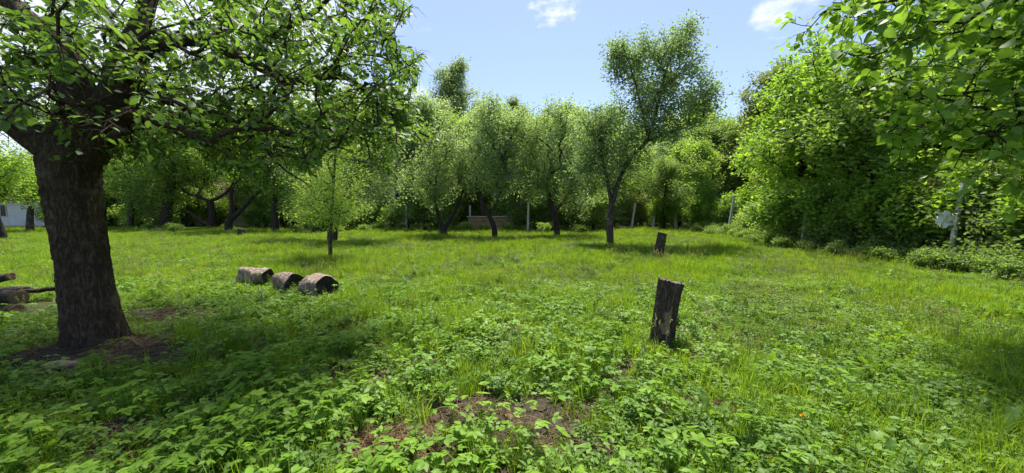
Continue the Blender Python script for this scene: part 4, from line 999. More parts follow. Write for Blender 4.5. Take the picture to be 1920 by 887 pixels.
# near post-like stump with split bark and a bare patch
def near_stump():
    rng = np.random.default_rng(5)
    base = P(1239, 655, 4.05); base[2] = gh(base[0], base[1]); top = P(1259, 527, 4.03) - base
    t = thing('tree_stump', 'dark leaning tree stump as tall as a post, with bare split wood on its front', 'stump', base)
    n, m = 70, 96; S = np.linspace(0, 1, n); th = np.linspace(0, 2 * np.pi, m, endpoint=False); TH, SS = np.meshgrid(th, S)
    ax = np.array([0, 0, -.08])[None] * (1 - S[:, None]) + top * S[:, None]; ax[:, 0] += -.012 * np.sin(S * 3.1)
    r0 = np.interp(S, [0, .06, .2, .5, .8, 1], [.165, .138, .122, .113, .114, .122])[:, None]
    fl = 1 + .05 * np.sin(2 * TH + 1 + SS) + .045 * np.sin(3 * TH + 2 - SS * 1.5) + .03 * np.sin(5 * TH + 2 * SS)
    ridges = .05 * np.abs(np.sin(11 * TH + 2.2 * np.sin(5 * SS + 1) + 1.4 * np.sin(13 * SS))) + rng.normal(0, .013, TH.shape)
    F = np.pi * 1.5                                   # the side towards the camera
    dth = (TH - F + np.pi) % (2 * np.pi) - np.pi
    crack = np.exp(-((dth - .05 - .1 * np.sin(SS * 9)) / .09) ** 2) * np.clip((SS - .55) * 6, 0, 1)
    nz = .12 * np.sin(SS * 31 + TH * 5) + .10 * np.sin(SS * 17 - TH * 11) + .05 * np.sin(SS * 61 + 2) + rng.normal(0, .02, TH.shape)
    # bare where the bark fell off: slanting upper edge, ragged foot
    bare = (dth + nz > -.85 + 1.2 * np.clip(SS - .42, 0, 1) * 2.4) & (dth + nz * .6 < .52 - .25 * SS) & (SS + nz * .35 > .26) & (SS + nz * .3 < .74)
    def surf(rad): return ax[:, None] + np.stack([rad * np.cos(TH), rad * np.sin(TH), (-.22 * rad * np.cos(TH) + .004 * np.sin(5 * TH) + .004 * np.sin(17 * TH)) * np.clip((SS - .85) / .15, 0, 1)], -1)
    i = np.arange(n - 1)[:, None] * m; j = np.arange(m)[None]; j2 = (j + 1) % m
    Q = np.stack([i + j, i + j2, i + m + j2, i + m + j], -1)
    fb = bare[:-1] & bare[1:] & np.roll(bare, -1, 1)[:-1]
    ax[:, 2] += 0; pass
    R = r0 * fl * (1 + ridges - .16 * crack)
    v = surf(R).reshape(-1, 3); g = Geo(); g.add(v, Q[~fb].reshape(-1, 4)); o = g.obj('bark', M['bark_stump'], t)
    md = o.modifiers.new('thickness', 'SOLIDIFY'); md.thickness = .014; md.offset = -1
    grain = .012 * np.sin(TH * 38 + 3 * np.sin(SS * 4)) + rng.normal(0, .006, TH.shape)
    g = Geo(); g.add(surf(r0 * fl * (.90 + grain)).reshape(-1, 3), Q.reshape(-1, 4)); tag(g.obj('bare_wood', M['bare_wood'], t), 'brown bare wood where the bark has split away')
    # sawn top: slightly dished and checked, sloping to the right
    g = Geo(); rings = []
    for q in (1.0, .82, .6, .36, .15):
        p = ax[-1] + (v.reshape(n, m, 3)[-1] - ax[-1]) * q; p[:, 2] += -.006 * (q < 1) + rng.normal(0, .004, m) - .022 * np.exp(-((th - 4.9) / .12) ** 2) * q; rings.append(p)
    vv = np.vstack(rings + [ax[-1][None] - [0, 0, .01]]); ii = np.arange(4)[:, None] * m
    g.add(vv, [np.stack([ii + j, ii + j2, ii + m + j2, ii + m + j], -1).reshape(-1, 4), np.stack([4 * m + np.arange(m), 4 * m + (np.arange(m) + 1) % m, np.full(m, 5 * m)], -1)]); g.obj('cut_face', M['stump_top'], t)
near_stump()
stand_stump('smaller dark leaning stump standing farther back near the pear tree', 1231, 490, 11.4, (1242, 437), .145, .125, 7)
stand_stump('low sawn stump in the far grass in front of the old apple trees', 452, 447, 21.5, (453, 429), .20, .18, 8, dark=True)
def short_log(label, px, py, Y, az, L, r, seed, tilt=.0, r1=None, cut=None, bark=None, rot=True):
    c = P(px, py, Y); c[2] = gh(c[0], c[1]) + r * .72
    d = np.array([math.cos(az), math.sin(az), tilt])
    return log_obj('log', label, 'log', c - d * L / 2, c + d * L / 2, r, r1 or r, seed, bark or M['log_bark'], cut or M['rotten_wood'], np.array([c[0], c[1], gh(c[0], c[1])]), 26, .06, 'cut logs lying in the grass', rot, 1.7)
short_log('short pale-topped log lying in the grass, leftmost of three', 480, 528, 7.35, math.radians(-12), .60, .165, 14)
short_log('half-rotten split log in the grass, middle of three', 541, 540, 6.75, math.radians(-28), .46, .165, 15, r1=.19)
short_log('thick log with a blackened end, rightmost and nearest of three', 598, 546, 6.35, math.radians(-36), .52, .205, 16)
def wood_pile():
    gpn = 'wood pile behind the big apple tree'
    def lg(label, a, b, r, seed, name='log'):
        a, b = np.array(a), np.array(b); m = (a + b) / 2
        log_obj(name, label, 'log' if name == 'log' else 'branch', a, b, r, r * .92, seed, M['bark_dark'], M['bare_wood'], np.array([m[0], m[1], gh(m[0], m[1])]), 16, .05, gpn)
    lg('lowest dark log of the wood pile at the left edge', P(-150, 590, 5.6), P(33, 582, 5.3), .10, 71)
    lg('log with a pale sawn end in the wood pile at the left edge', P(-120, 556, 5.75), P(36, 558, 5.45), .115, 72)
    lg('dark log at the back of the wood pile', P(-140, 552, 6.2), P(50, 545, 6.0), .085, 73)
    lg('top log of the wood pile sticking up to the right', P(-120, 545, 5.6), P(22, 518, 5.6), .062, 74)
    lg('front log of the wood pile cut by the left edge', P(-160, 612, 5.2), P(18, 600, 5.05), .09, 75)
    lg('knobbly pale branch lying from the wood pile behind the trunk', P(38, 548, 5.9), P(160, 536, 6.3), .036, 76, 'fallen_branch')
    lg('thin pale branch on the grass behind the trunk', P(40, 574, 6.1), P(150, 552, 6.9), .028, 77, 'fallen_branch')
wood_pile()

# ------------------------------------------------------------------ ground cover
def unlinked(name):
    c = bpy.data.collections.new(name); return c
def src_obj(col, name, me):
    o = bpy.data.objects.new(name, me); col.objects.link(o); return o
def blade_arr(rng, n, hmin, hmax, w, spread, bend):
    """grass blades, 3 segments each -> verts, quads, tris"""
    v, q, t3, tint = [], [], [], []
    for i in range(n):
        a = rng.random() * 6.283; rr = spread * math.sqrt(rng.random()); b = np.array([math.cos(a) * rr, math.sin(a) * rr, -.01])
        h = rng.uniform(hmin, hmax); az = rng.random() * 6.283; d = np.array([math.cos(az), math.sin(az), 0]); s = np.array([-d[1], d[0], 0])
        be = bend * rng.uniform(.3, 1.3) * h; k = len(v); ww = w * rng.uniform(.7, 1.3)
        for u, wu in ((0, 1), (.4, .9), (.75, .6)):
            c = b + np.array([0, 0, h * u * (1 - .25 * u * be / h)]) + d * be * u * u
            v += [c - s * ww * wu / 2, c + s * ww * wu / 2]
        v.append(b + np.array([0, 0, h * (1 - .3 * be / h)]) + d * be)
        q += [(k, k + 1, k + 3, k + 2), (k + 2, k + 3, k + 5, k + 4)]; t3.append((k + 4, k + 5, k + 6))
        tint += [np.clip(rng.normal(.5, .2), 0, 1)] * 7
    return np.array(v), [np.array(q), np.array(t3)], np.array(tint)
T_LEAFLET = lt([(0, 0), (.2, .20), (.45, .27), (.75, .16), (1, 0)], .12, .1)
def elder_leaf(rng, h, reach, size):
    """one leaf of ground elder: petiole, three groups of leaflets"""
    g = Geo()
    e = np.array([reach, 0, h])
    pet = spline([(0, 0, -.01), (reach * .25, 0, h * .6), e], 5)
    tube(g, pet, [.0028, .0025, .002, .002, .0016], 3, .75, caps=False)
    pos, d, n, s = [], [], [], []
    for az, sc in ((0, 1.0), (1.15, .85), (-1.15, .85), (.45, .7), (-.5, .7)):
        az += rng.normal(0, .12)
        pos.append(e); d.append((math.cos(az), math.sin(az), rng.uniform(-.16, .16))); n.append((rng.normal(0, .2), rng.normal(0, .2), 1)); s.append(size * sc * rng.uniform(.85, 1.15))
    tb = rng.uniform(.3, .7)
    leaves(g, np.array(pos), np.array(d, float), np.array(n, float), np.array(s), T_LEAFLET, np.clip(tb + rng.normal(0, .1, 5), 0, 1))
    return g
def dock_leaf(rng, L, w, arch, wave):
    g = Geo(); n = 15; u = np.linspace(0, 1, n)
    wid = w * np.sin(np.pi * np.clip(u, 0.02, 1) ** .75) ** .8 * (u > .12) + .004
    wid[-1] = .001; wid[2:-1] *= 1 + .22 * np.where(np.arange(2, n - 1) % 2, 1, -1)
    x = L * u * (1 - .25 * arch * u); z = L * (.85 * u - arch * u * u) + .0
    c = np.stack([x * .75, np.zeros(n), z], -1)
    ed = wave * np.sin(u * 17 + rng.random() * 6) * w
    l = c + np.stack([np.zeros(n), wid, wid * .25 + ed], -1); r = c + np.stack([np.zeros(n), -wid, wid * .25 - ed], -1)
    v = np.vstack([c, l, r]); i = np.arange(n - 1)
    g.add(v, [np.stack([i, i + 1, n + i + 1, n + i], -1), np.stack([i + 1, i, 2 * n + i, 2 * n + i + 1], -1)], np.tile(np.where(np.arange(n) < 2, .9, .5), 3)); return g

def merge(geos_xf):
    g = Geo()
    for s, mtx in geos_xf:
        A = np.array(mtx); v = np.concatenate(s.v) @ A[:3, :3].T + A[:3, 3]
        g.add(v, [f for f in s.f], np.concatenate(s.t))
    return g

def scatter(name, col, x, y, rz, tilt, scl, idx, label=None, z=None):
    me = bpy.data.meshes.new(name); n = len(x)
    co = np.stack([x, y, gh(x, y) if z is None else z], -1).astype(np.float32)
    me.vertices.add(n); me.vertices.foreach_set('co', co.ravel())
    a = me.attributes.new('rot', 'FLOAT_VECTOR', 'POINT'); a.data.foreach_set('vector', np.stack([tilt[0], tilt[1], rz], -1).astype(np.float32).ravel())
    a = me.attributes.new('scl', 'FLOAT', 'POINT'); a.data.foreach_set('value', scl.astype(np.float32))
    a = me.attributes.new('idx', 'INT', 'POINT'); a.data.foreach_set('value', idx.astype(np.int32))
    o = link(name, me)
    ng = bpy.data.node_groups.new(name, 'GeometryNodeTree')
    ng.interface.new_socket('Geometry', in_out='INPUT', socket_type='NodeSocketGeometry'); ng.interface.new_socket('Geometry', in_out='OUTPUT', socket_type='NodeSocketGeometry')
    nd, lk = ng.nodes, ng.links
    gi, go = nd.new('NodeGroupInput'), nd.new('NodeGroupOutput')
    ip = nd.new('GeometryNodeInstanceOnPoints'); ci = nd.new('GeometryNodeCollectionInfo'); ci.inputs['Collection'].default_value = col
    ci.inputs['Separate Children'].default_value = True; ci.inputs['Reset Children'].default_value = True
    def na(nm, ty): q = nd.new('GeometryNodeInputNamedAttribute'); q.data_type = ty; q.inputs['Name'].default_value = nm; return q.outputs['Attribute']
    lk.new(gi.outputs[0], ip.inputs['Points']); lk.new(ci.outputs[0], ip.inputs['Instance']); ip.inputs['Pick Instance'].default_value = True
    lk.new(na('idx', 'INT'), ip.inputs['Instance Index'])
    e2r = nd.new('FunctionNodeEulerToRotation'); lk.new(na('rot', 'FLOAT_VECTOR'), e2r.inputs[0]); lk.new(e2r.outputs[0], ip.inputs['Rotation'])
    lk.new(na('scl', 'FLOAT'), ip.inputs['Scale']); lk.new(ip.outputs[0], go.inputs[0])
    md = o.modifiers.new('scatter', 'NODES'); md.node_group = ng
    tag(o, label, kind='stuff')
    return o

def field(rng, n, y0, y1, k=1.0, pad=420):
    """points over the view wedge, density falling with distance"""
    u = rng.random(n)
    if k == 1.0: Y = y0 + (y1 - y0) * u
    else: e = 2 - k; Y = (y0 ** e + (y1 ** e - y0 ** e) * u) ** (1 / e)
    px = rng.uniform(-pad, W + pad, n); X = (px - W / 2) / FPX * Y
    return X, Y
HEDGE = lambda y: np.interp(y, [5, 7, 11, 15, 22, 30], [9.0, 9.8, 11.2, 11.2, 13, 14.5])
SOLID = [(-7.0, 5.35, .45), (-7.3, 5.7, .5), (-4.62, 4.15, .27), (1.62, 4.05, .15), (-5.05, 7.35, .22), (-4.0, 6.7, .2), (-3.3, 6.3, .22), (4.4, 11.4, .14)]
def clear(x, y):
    k = np.ones(len(x), bool)
    for cx, cy, r in SOLID: k &= (x - cx) ** 2 + (y - cy) ** 2 > r * r
    return k

def fore(x, y):
    px, py, d = proj(np.array([x, y, .1]))
    c = 'below the big apple trunk' if px < 330 else 'between apple trunk and bare soil' if px < 620 else 'left of the bare soil' if px < 780 else 'around the bare soil' if px < 1010 else 'left of the near stump' if px < 1190 else 'in line with the near stump' if px < 1310 else 'right of the near stump' if px < 1560 else 'towards the right edge'
    r = 'at the bottom edge' if py > 810 else 'in the lower foreground' if py > 720 else 'in the near middle' if py > 610 else 'farther back in the grass'
    return r + ' ' + c
def build_cover():
    rng = np.random.default_rng(5)
    # --- grass
    gc = unlinked('grass_sources')
    specs = [(34, .05, .11, .004, .08, .6), (30, .07, .16, .0042, .08, .6), (22, .10, .24, .0045, .07, .6), (40, .03, .08, .004, .09, .6), (16, .15, .34, .0042, .06, .5)]
    for i, sp in enumerate(specs):
        v, f, t = blade_arr(rng, *sp); g = Geo(); g.add(v, f, t); src_obj(gc, 'grass_a%d' % i, g.mesh('grass_tuft', M['grass']))
    n = 125000; x, y = field(rng, n, .9, 31, 1.0)
    px = 960 + x / y * 700
    elder_zone = elder_mask(x, y)
    dens = np.clip(1.0 - soil(x, y) * 1.1, 0, 1) * np.where(y < 6.5, 1 - .6 * elder_zone, 1 - .3 * elder_zone)
    keep = (rng.random(n) < dens) & clear(x, y) & (x < HEDGE(y) + .8)
    x, y = x[keep], y[keep]; n = len(x)
    idx = rng.choice(5, n, p=[.34, .30, .12, .22, .02]); tall = vnoise(x, y, .55, 2)
    idx = np.where((tall > .6) & (y > 5) & (rng.random(n) < .45), 2, idx)
    sc = rng.uniform(.7, 1.25, n) * np.clip(.85 + y * .018, .85, 1.35) * (.55 + .9 * tall) * np.where(y > 5, .86, 1) * (.75 + .5 * vnoise(x, y, 2.1, 15))
    scatter('meadow_grass', gc, x, y, rng.random(n) * 6.283, (rng.normal(0, .12, n), rng.normal(0, .12, n)), sc, idx, 'bright green meadow grass covering the clearing')
    # --- ground elder: sources for the mass, and single plants in front
    ec = unlinked('ground_elder_sources'); plants = []
    lv = [elder_leaf(rng, rng.uniform(.10, .20), rng.uniform(.05, .10), rng.uniform(.044, .066)) for _ in range(8)]
    lvm = [g.mesh('leaf', M['ground_elder']) for g in lv]
    for i in range(6):
        combo = []
        for k in range(rng.integers(3, 6)):
            combo.append((int(rng.integers(8)), k * 6.283 / 4 + rng.normal(0, .4), rng.uniform(.75, 1.2)))
        plants.append(combo)
        src_obj(ec, 'elder_%d' % i, merge([(lv[a], Matrix.Rotation(r, 4, 'Z') @ Matrix.Scale(s, 4)) for a, r, s in combo]).mesh('ground_elder', M['ground_elder']))
    n = 24000; x, y = field(rng, n, .95, 24, 1.05)
    keep = (rng.random(n) < elder_mask(x, y) * np.clip(1.05 - soil(x, y) * .92, 0, 1)) & clear(x, y) & (x < HEDGE(y) + 1)
    x, y = x[keep], y[keep]; n = len(x)
    sc = rng.uniform(.5, 1.3, n) * (.55 + .95 * vnoise(x, y, 1.7, 7)) * np.clip(1.08 - .02 * y, .75, 1); sc = np.minimum(sc, 1.2)
    # the nearest showy plants become single things
    px, py, dep = proj(np.stack([x, y, gh(x, y) + .1], -1))
    vis = (px > 10) & (px < W - 10) & (py < H - 8)
    order = np.argsort(np.where(vis, -sc / dep, 9)); order = order[sc[order] > .7][:420]; pick = rng.permutation(order)[:170]
    rest = np.setdiff1d(np.arange(n), pick)
    scatter('ground_elder_cover', ec, x[rest], y[rest], rng.random(len(rest)) * 6.283, (rng.normal(0, .24, len(rest)), rng.normal(0, .24, len(rest))), sc[rest], rng.integers(0, 6, len(rest)), 'carpet of three-leafed ground elder under and around the trees')
    for q in pick:
        t = thing('ground_elder', 'ground elder plant ' + fore(x[q], y[q]), 'plant', on(x[q], y[q]), rng.random() * 6.28, 'single ground elder plants at the front')
        t.scale = (sc[q],) * 3
        for a, r, s in plants[int(rng.integers(6))]:
            o = link('leaf', lvm[a], t); o.rotation_euler = (rng.normal(0, .18), rng.normal(0, .18), r); o.scale = (s, s, s)
    # --- low clover-like fillers
    cc = unlinked('clover_sources')
    for i in range(4):
        g = Geo(); m = 26; a = rng.random(m) * 6.28; r = .07 * np.sqrt(rng.random(m))
        p = np.stack([np.cos(a) * r, np.sin(a) * r, rng.uniform(.012, .06, m)], -1)
        leaves(g, p, np.stack([rng.normal(size=m), rng.normal(size=m), rng.normal(0, .2, m)], -1), rng.normal(0, .35, (m, 3)) + [0, 0, 1], rng.uniform(.018, .042, m), T_OVAL, np.clip(rng.normal(.5, .2, m), 0, 1))
        src_obj(cc, 'clover_%d' % i, g.mesh('clover', M['weed_leaf']))
    n = 13000; x, y = field(rng, n, .9, 8, 1.15)
    keep = (rng.random(n) < np.clip(.9 - soil(x, y) * .95, .0, 1)) & clear(x, y) & (x < HEDGE(y)); x, y = x[keep], y[keep]; n = len(x)
    scatter('low_clover', cc, x, y, rng.random(n) * 6.283, (rng.normal(0, .1, n), rng.normal(0, .1, n)), rng.uniform(.7, 1.6, n), rng.integers(0, 4, n), 'low small-leaved clover and chickweed between the grass')
    # --- mixed small herbs: upright stems with paired leaves
    hc = unlinked('herb_sources')
    for i in range(6):
        g = Geo(); m = 3 + i % 3
        for k in range(m):
            a = rng.random() * 6.28; h = rng.uniform(.07, .19); ln = rng.uniform(.02, .07); b0 = np.array([rng.normal(0, .02), rng.normal(0, .02), 0]); top = b0 + [math.cos(a) * ln, math.sin(a) * ln, h]
            tube(g, [b0, (b0 + top) / 2 + [0, 0, .01], top], [.002, .0016, .001], 3, .85, caps=False)
            nl = 8 + 2 * (i % 2); u = np.linspace(.25, 1, nl)[:, None]; p = b0 * (1 - u) + top * u; az = np.arange(nl) * 2.4 + a
            d = np.stack([np.cos(az), np.sin(az), rng.uniform(-.1, .5, nl)], -1)
            leaves(g, p, d, rng.normal(0, .3, (nl, 3)) + [0, 0, 1], rng.uniform(.022, .05, nl), (T_OVAL, T_LEAFLET, T_TRI)[i % 3], np.clip(rng.normal(.5, .2, nl), 0, 1))
        src_obj(hc, 'herb_%d' % i, g.mesh('herb', M['weed_leaf']))
    n = 17000; x, y = field(rng, n, .95, 24, .75)
    keep = (rng.random(n) < np.clip(.85 - soil(x, y) * .8, 0, 1) * np.clip(vnoise(x, y, 1.3, 21) * 3.2 - 1.25, .03, 1) * np.where(y > 7, .6, 1)) & clear(x, y) & (x < HEDGE(y)); x, y = x[keep], y[keep]; n = len(x)
    scatter('mixed_herbs', hc, x, y, rng.random(n) * 6.283, (rng.normal(0, .2, n), rng.normal(0, .2, n)), rng.uniform(.6, 1.35, n), rng.integers(0, 6, n), 'mixed small upright herbs between the ground elder and the grass')
    # --- clods of soil and dead leaves on the bare patches
    cl = unlinked('clod_sources')
    M['clod'] = plain_mat('clod', (.028, .019, .013), (.10, .068, .045), 40, .95, .6)
    for i in range(4):
        me = bpy.data.meshes.new('clod'); bm = bmesh.new(); bmesh.ops.create_icosphere(bm, subdivisions=2, radius=.016)
        for v in bm.verts: v.co *= 1 + rng.normal(0, .16)
        for v in bm.verts: v.co.z *= .7
        bm.to_mesh(me); bm.free(); me.materials.append(M['clod']); src_obj(cl, 'clod_%d' % i, me)
    for i in range(3):
        g = Geo(); leaves(g, np.array([[0, 0, .008]]), np.array([[1., 0, .15]]), np.array([[.1, .2, 1.]]), .045, T_OVAL, .2 + .3 * i); src_obj(cl, 'dead_leaf_%d' % i, g.mesh('dead_leaf', M['dead_leaf']))
    n = 9000; x, y = field(rng, n, 1.0, 7, 1.1, 100); keep = rng.random(n) < soil(x, y) * .95; x, y = x[keep], y[keep]; n = len(x)
    scatter('soil_clods', cl, x, y, rng.random(n) * 6.283, (rng.normal(0, .3, n), rng.normal(0, .3, n)), rng.uniform(.4, 1.9, n), rng.choice(7, n, p=[.23, .23, .22, .22, .04, .03, .03]), 'crumbly dark soil clods and dead leaves on the bare patches')
    # --- thin seeding grass stems standing above the sward
    sg = unlinked('seed_grass_sources')
    for i in range(4):
        g = Geo()
        for k in range(9):
            a = rng.random() * 6.28; h = rng.uniform(.22, .42); q = np.array([math.cos(a), math.sin(a), 0]); b0 = np.array([rng.normal(0, .05), rng.normal(0, .05), 0]); e = b0 + q * h * .25 + [0, 0, h]
            tube(g, [b0, b0 + q * h * .06 + [0, 0, h * .55], e], [.0014, .0011, .0008], 3, .5, caps=False)
            m = 7; u = np.linspace(.75, 1, m)[:, None]; p = (b0 + q * h * .08 + [0, 0, h * .5]) * (1 - u) + e * u; leaves(g, p, rng.normal(0, .5, (m, 3)) + [0, 0, 1], rng.normal(size=(m, 3)), .022, T_NARROW, np.clip(rng.normal(.6, .2, m), 0, 1))
        src_obj(sg, 'seed_grass_%d' % i, g.mesh('seed_grass', M['seed_grass']))
    n = 9000; x, y = field(rng, n, 3.5, 30, .8); keep = (rng.random(n) < np.clip(vnoise(x, y, .9, 31) * 3 - 1.2, .04, 1)) & (elder_mask(x, y) < .4) & clear(x, y) & (x < HEDGE(y)); x, y = x[keep], y[keep]; n = len(x)
    scatter('seeding_grass', sg, x, y, rng.random(n) * 6.283, (rng.normal(0, .1, n), rng.normal(0, .1, n)), rng.uniform(.6, 1.15, n), rng.integers(0, 4, n), 'thin pale seeding grass stems above the meadow')
    # --- white clover heads
    fc = unlinked('flower_sources'); g = Geo(); tube(g, [(0, 0, 0), (.005, 0, .11)], [.0015, .0012], 3, caps=False); m = 16
    leaves(g, np.repeat([[.005, 0, .115]], m, 0), rng.normal(size=(m, 3)) + [0, 0, .4], rng.normal(size=(m, 3)), .012, T_DIA, .5, 1)
    src_obj(fc, 'clover_head', g.mesh('clover_head', [M['green_stem'], M['white_petal']]))
    n = 650; x, y = field(rng, n, 6, 20, .9, 100); keep = (vnoise(x, y, .5, 4) > .42) & (elder_mask(x, y) < .6) & (x < HEDGE(y) - .5); x, y = x[keep], y[keep]; n = len(x)
    scatter('clover_flowers', fc, x, y, rng.random(n) * 6.283, (rng.normal(0, .1, n), rng.normal(0, .1, n)), rng.uniform(.8, 1.5, n), np.zeros(n), 'tiny white clover flowers dotted through the grass')
    # --- straw and dry stalks on the bare soil
    sc_ = unlinked('straw_sources')
    for i in range(4):
        g = Geo()
        for k in range(16):
            a = rng.random() * 6.28; l = rng.uniform(.05, .20); p = np.array([rng.normal(0, .08), rng.normal(0, .08), rng.uniform(.004, .02)]); d = np.array([math.cos(a), math.sin(a), rng.normal(0, .08)])
            tube(g, [p - d * l / 2, p + [0, 0, rng.uniform(0, .02)], p + d * l / 2], [.0012, .0018, .001], 3, np.clip(rng.normal(.45, .25), 0, 1), caps=False)
        src_obj(sc_, 'straw_%d' % i, g.mesh('straw', M['straw']))
    n = 9000; x, y = field(rng, n, .9, 9, 1.2, 150); keep = rng.random(n) < np.clip(.05 + soil(x, y) * .22, 0, 1); x, y = x[keep], y[keep]
    ex, ey = rng.normal(-.72, .16, 110), rng.normal(2.30, .10, 110); x, y = np.r_[x, ex], np.r_[y, ey]; n = len(x)
    scatter('dry_straw', sc_, x, y, rng.random(n) * 6.283, (rng.normal(0, .1, n), rng.normal(0, .1, n)), rng.uniform(.6, 1.3, n), rng.integers(0, 4, n), 'dry straw and dead stalks strewn over the bare soil')
    # --- broad-leaved weeds, each a thing with its leaves
    dl = [dock_leaf(rng, rng.uniform(.17, .30), rng.uniform(.018, .032), rng.uniform(.2, .75), rng.uniform(.1, .35)) for _ in range(8)]
    dm = [g.mesh('leaf', M['weed_leaf']) for g in dl]
    def rosette(x, y, s, n, label, group):
        t = thing('broadleaf_weed', label, 'weed', on(x, y), rng.random() * 6.28, group); t.scale = (s, s, s)
        for k in range(n):
            o = link('leaf', dm[int(rng.integers(8))], t); o.rotation_euler = (rng.normal(0, .12), rng.normal(.05, .25), k * 6.283 / n + rng.normal(0, .3)); q = rng.uniform(.7, 1.15); o.scale = (q, q, q)
    G = lambda px, py: P(px, py, CAMH / -(ray(px, py)[2]) * ray(px, py)[1])[:2]
    for px, py, s, n, lab in [(1335, 712, 1.15, 7, 'upright broad-leaved weed right of the near stump'), (1245, 838, 1.0, 9, 'pale-leaved weed with wavy leaves below the near stump'), (410, 792, 1.1, 7, 'large broad-leaved weed at the lower left'),
                              (90, 850, 1.2, 8, 'broad-leaved weed in the lower left corner'), (1620, 855, .95, 10, 'leafy weed with long leaves at the lower right'), (1870, 830, 1.0, 8, 'long-leaved weed at the right edge'), (650, 690, .9, 8, 'upright pale rosette in the middle of the ground elder'),
                              (1500, 715, 1.0, 5, 'single pale-leaved weed in the grass on the right'), (1440, 590, 1.0, 10, 'rounded clump of leaves in the right-hand meadow'), (760, 540, 1.1, 9, 'dark green weed clump in the open grass right of the logs'), (1215, 497, 1.1, 8, 'weed at the foot of the farther stump'),
                              (1385, 478, 1.3, 9, 'broad-leaved clump in the grass right of the farther stump'), (300, 880, 1.0, 6, 'upright leaves at the bottom edge below the apple tree')]:
        q = G(px, py); rosette(q[0], q[1], s, n, lab, None)
    X, Y = field(rng, 300, 1.25, 9, 1.15, 0); X, Y = X[(X < HEDGE(Y) - .5) & clear(X, Y) & (soil(X, Y) < .6)], Y[(X < HEDGE(Y) - .5) & clear(X, Y) & (soil(X, Y) < .6)]
    for a, b in list(zip(X, Y))[:150]: rosette(a, b, rng.uniform(.5, 1.0), int(rng.integers(4, 8)), 'dandelion-like rosette ' + fore(a, b), 'dandelion-like rosettes in the meadow')
    # taller grass tufts
    for px, py, s, lab in [(690, 600, 1.0, 'tall grass tuft right of the logs'), (1640, 700, .9, 'fine tall grass tuft on the right'), (1760, 690, 1.0, 'arching grass tuft near the right edge'), (1390, 850, .75, 'fine grass tuft at the lower right'), (420, 560, .7, 'grass tuft in front of the leftmost log')]:
        q = G(px, py); v, f, t_ = blade_arr(rng, 46, .16, .42, .006, .09, .5); g = Geo(); g.add(v, f, t_); o = g.obj('grass_tuft', M['grass']); o.location = on(q[0], q[1]); o.scale = (s, s, s); tag(o, lab, 'grass tuft', kind='thing')
    # --- yellow flowers
    def flower(px, py, Y, lab, h=.14):
        q = P(px, py, Y); t = thing('dandelion', lab, 'flower', on(q[0], q[1])); h = max(.1, q[2] - gh(q[0], q[1]))
        g = Geo(); tube(g, [(0, 0, 0), (.004, .003, h * .5), (0, 0, h)], [.0025, .002, .002], 5, caps=False); g.obj('stem', M['green_stem'], t)
        g = Geo(); m = 44; a = rng.random(m) * 6.28; e = rng.uniform(.15, 1.2, m); leaves(g, np.repeat([[0, 0, h]], m, 0), np.stack([np.cos(a) * np.cos(e), np.sin(a) * np.cos(e), np.sin(e)], -1), rng.normal(size=(m, 3)), .021, T_NARROW, .5); tag(g.obj('flower_head', M['yellow_petal'], t), kind='stuff')
    flower(1502, 838, 2.35, 'yellow flower head at the lower right'); flower(652, 565, 5.9, 'small yellow flower just right of the logs'); flower(1640, 470, 12, 'yellow flower at the foot of the right-hand hedge'); flower(1362, 468, 13, 'tiny yellow flower in the grass right of the farther stump')
    # --- fallen sticks and litter
    def stick(lab, pts, r, name='stick', mat='bare_wood'):
        w = [];
        for px, py in pts: q = G(px, py); w.append((q[0], q[1], gh(q[0], q[1]) + r + .012))
        w = np.array(w); b = w[0].copy(); b[2] = gh(b[0], b[1]); s = spline(w - b, 12); s[:, 2] += np.abs(rng.normal(0, .006, 12)); g = Geo(); tube(g, s, np.linspace(r, r * .6, 12), 6, wob=.08, rng=rng); o = g.obj(name, M[mat], None); o.location = b; tag(o, lab, 'stick')
    stick('curved grey stick standing out of the leaves below the apple tree', [(203, 770), (206, 742), (216, 715), (235, 702)], .011, mat='weathered_wood')
    stick('bent brown stick on the bare soil at the bottom middle', [(826, 798), (850, 822), (888, 836)], .0075); stick('long thin stalk on the bare soil at the bottom middle', [(968, 790), (990, 784), (1040, 803), (1068, 812)], .004)
    stick('pale snapped stalk in the ground elder', [(651, 780), (660, 808)], .006); stick('thin dry stalk lying at the bottom right of the bare soil', [(1128, 838), (1170, 872), (1185, 884)], .004)
    stick('dry stalk leaning in the ground elder in the middle', [(918, 632), (938, 664)], .005); stick('straight dead twig on the soil beside the apple tree', [(240, 640), (268, 655)], .008); stick('dead twig on the soil right of the apple trunk', [(245, 632), (258, 652), (275, 648)], .007)
    stick('thin curved stalk on the soil above the bent stick', [(825, 775), (833, 792), (866, 793)], .003); stick('thin twig at the lower left under the leaves', [(105, 808), (150, 818)], .008, mat='weathered_wood')
    q = G(112, 690); g = Geo(); a = np.linspace(0, 6.283, 11, endpoint=False); rr = np.array([.13, .15, .10, .12, .14, .11, .13, .10, .14, .12, .11])
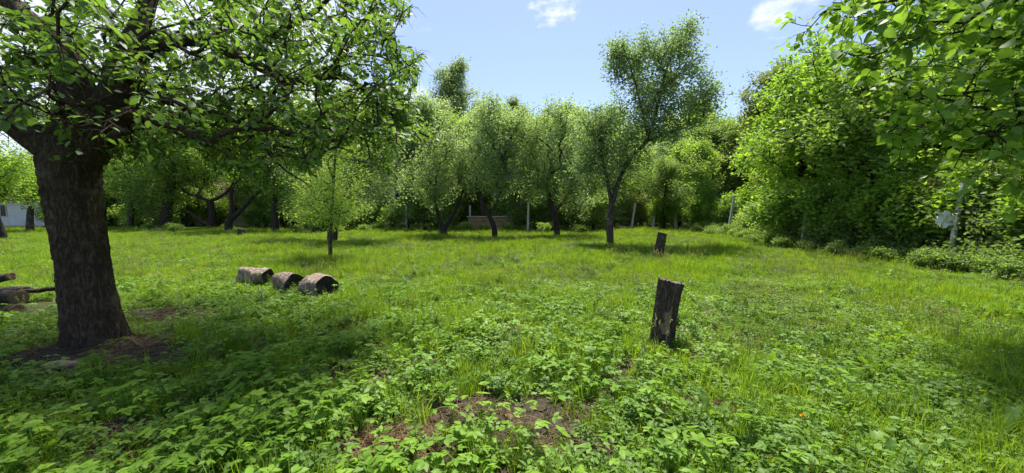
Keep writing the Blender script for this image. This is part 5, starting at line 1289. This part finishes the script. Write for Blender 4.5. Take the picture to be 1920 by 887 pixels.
    v = np.stack([np.cos(a) * rr * 1.2, np.sin(a) * rr * .7, .025 + rng.normal(0, .006, 11)], -1); v = np.vstack([v, v - [0, 0, .018], [[0, 0, .04]], [[0, 0, .01]]]); i = np.arange(11); i2 = (i + 1) % 11
    g.add(v, [np.stack([i, i2, np.full(11, 22)], -1), np.stack([i2, i, i2 + 11], -1), np.stack([i, i + 11, i2 + 11], -1), np.stack([i2 + 11, i + 11, np.full(11, 23)], -1)]); o = g.obj('bark_flake', M['litter'], smooth=False); o.location = on(q[0], q[1]); tag(o, 'flat pale flake of bark on the soil in front of the apple tree', 'bark')
    # white scrap caught in the fence
    b = P(1772, 411, 9.75); g = Geo(); m = 9; U, V = np.meshgrid(np.linspace(-.5, .5, m), np.linspace(-.5, .5, m)); Z = rng.normal(0, .035, U.shape)
    v = np.stack([U * .42 + .05 * np.sin(V * 9), Z, V * .36 + .05 * np.sin(U * 11)], -1).reshape(-1, 3); i = (np.arange(m - 1)[:, None] * m + np.arange(m - 1)[None]).ravel(); qd = np.stack([i, i + 1, i + m + 1, i + m], -1)
    g.add(np.vstack([v, v + [0, .006, 0]]), [qd, qd[:, ::-1] + m * m]); o = g.obj('plastic_sheet', M['white_plastic']); o.location = b; tag(o, 'crumpled white plastic scrap caught on the fence beside the leaning post', 'scrap')

def elder_mask(x, y):
    px = 960 + x / np.maximum(y, .2) * 700
    left = np.clip((1400 - px) / 250, 0, 1)
    near = np.clip((7.2 - y) / 1.6, 0, 1)
    m = left * near * np.clip(1.9 * vnoise(x, y, 1.6, 1.3) - .28 + .8 * (vnoise(x, y, 6.5, 2.2) - .5), .03, 1)
    right = np.clip((px - 1350) / 250, 0, 1) * (.08 + .4 * (vnoise(x, y, .9, 6) > .6)) * np.clip((9 - y) / 4, .2, 1)
    farl = np.clip((520 - px) / 300, 0, 1) * (y > 6) * np.clip(vnoise(x, y, .6, 9) * 1.6 - .45, 0, .8)
    return np.clip(np.maximum(np.maximum(m, farl), right), 0, 1)
build_cover()
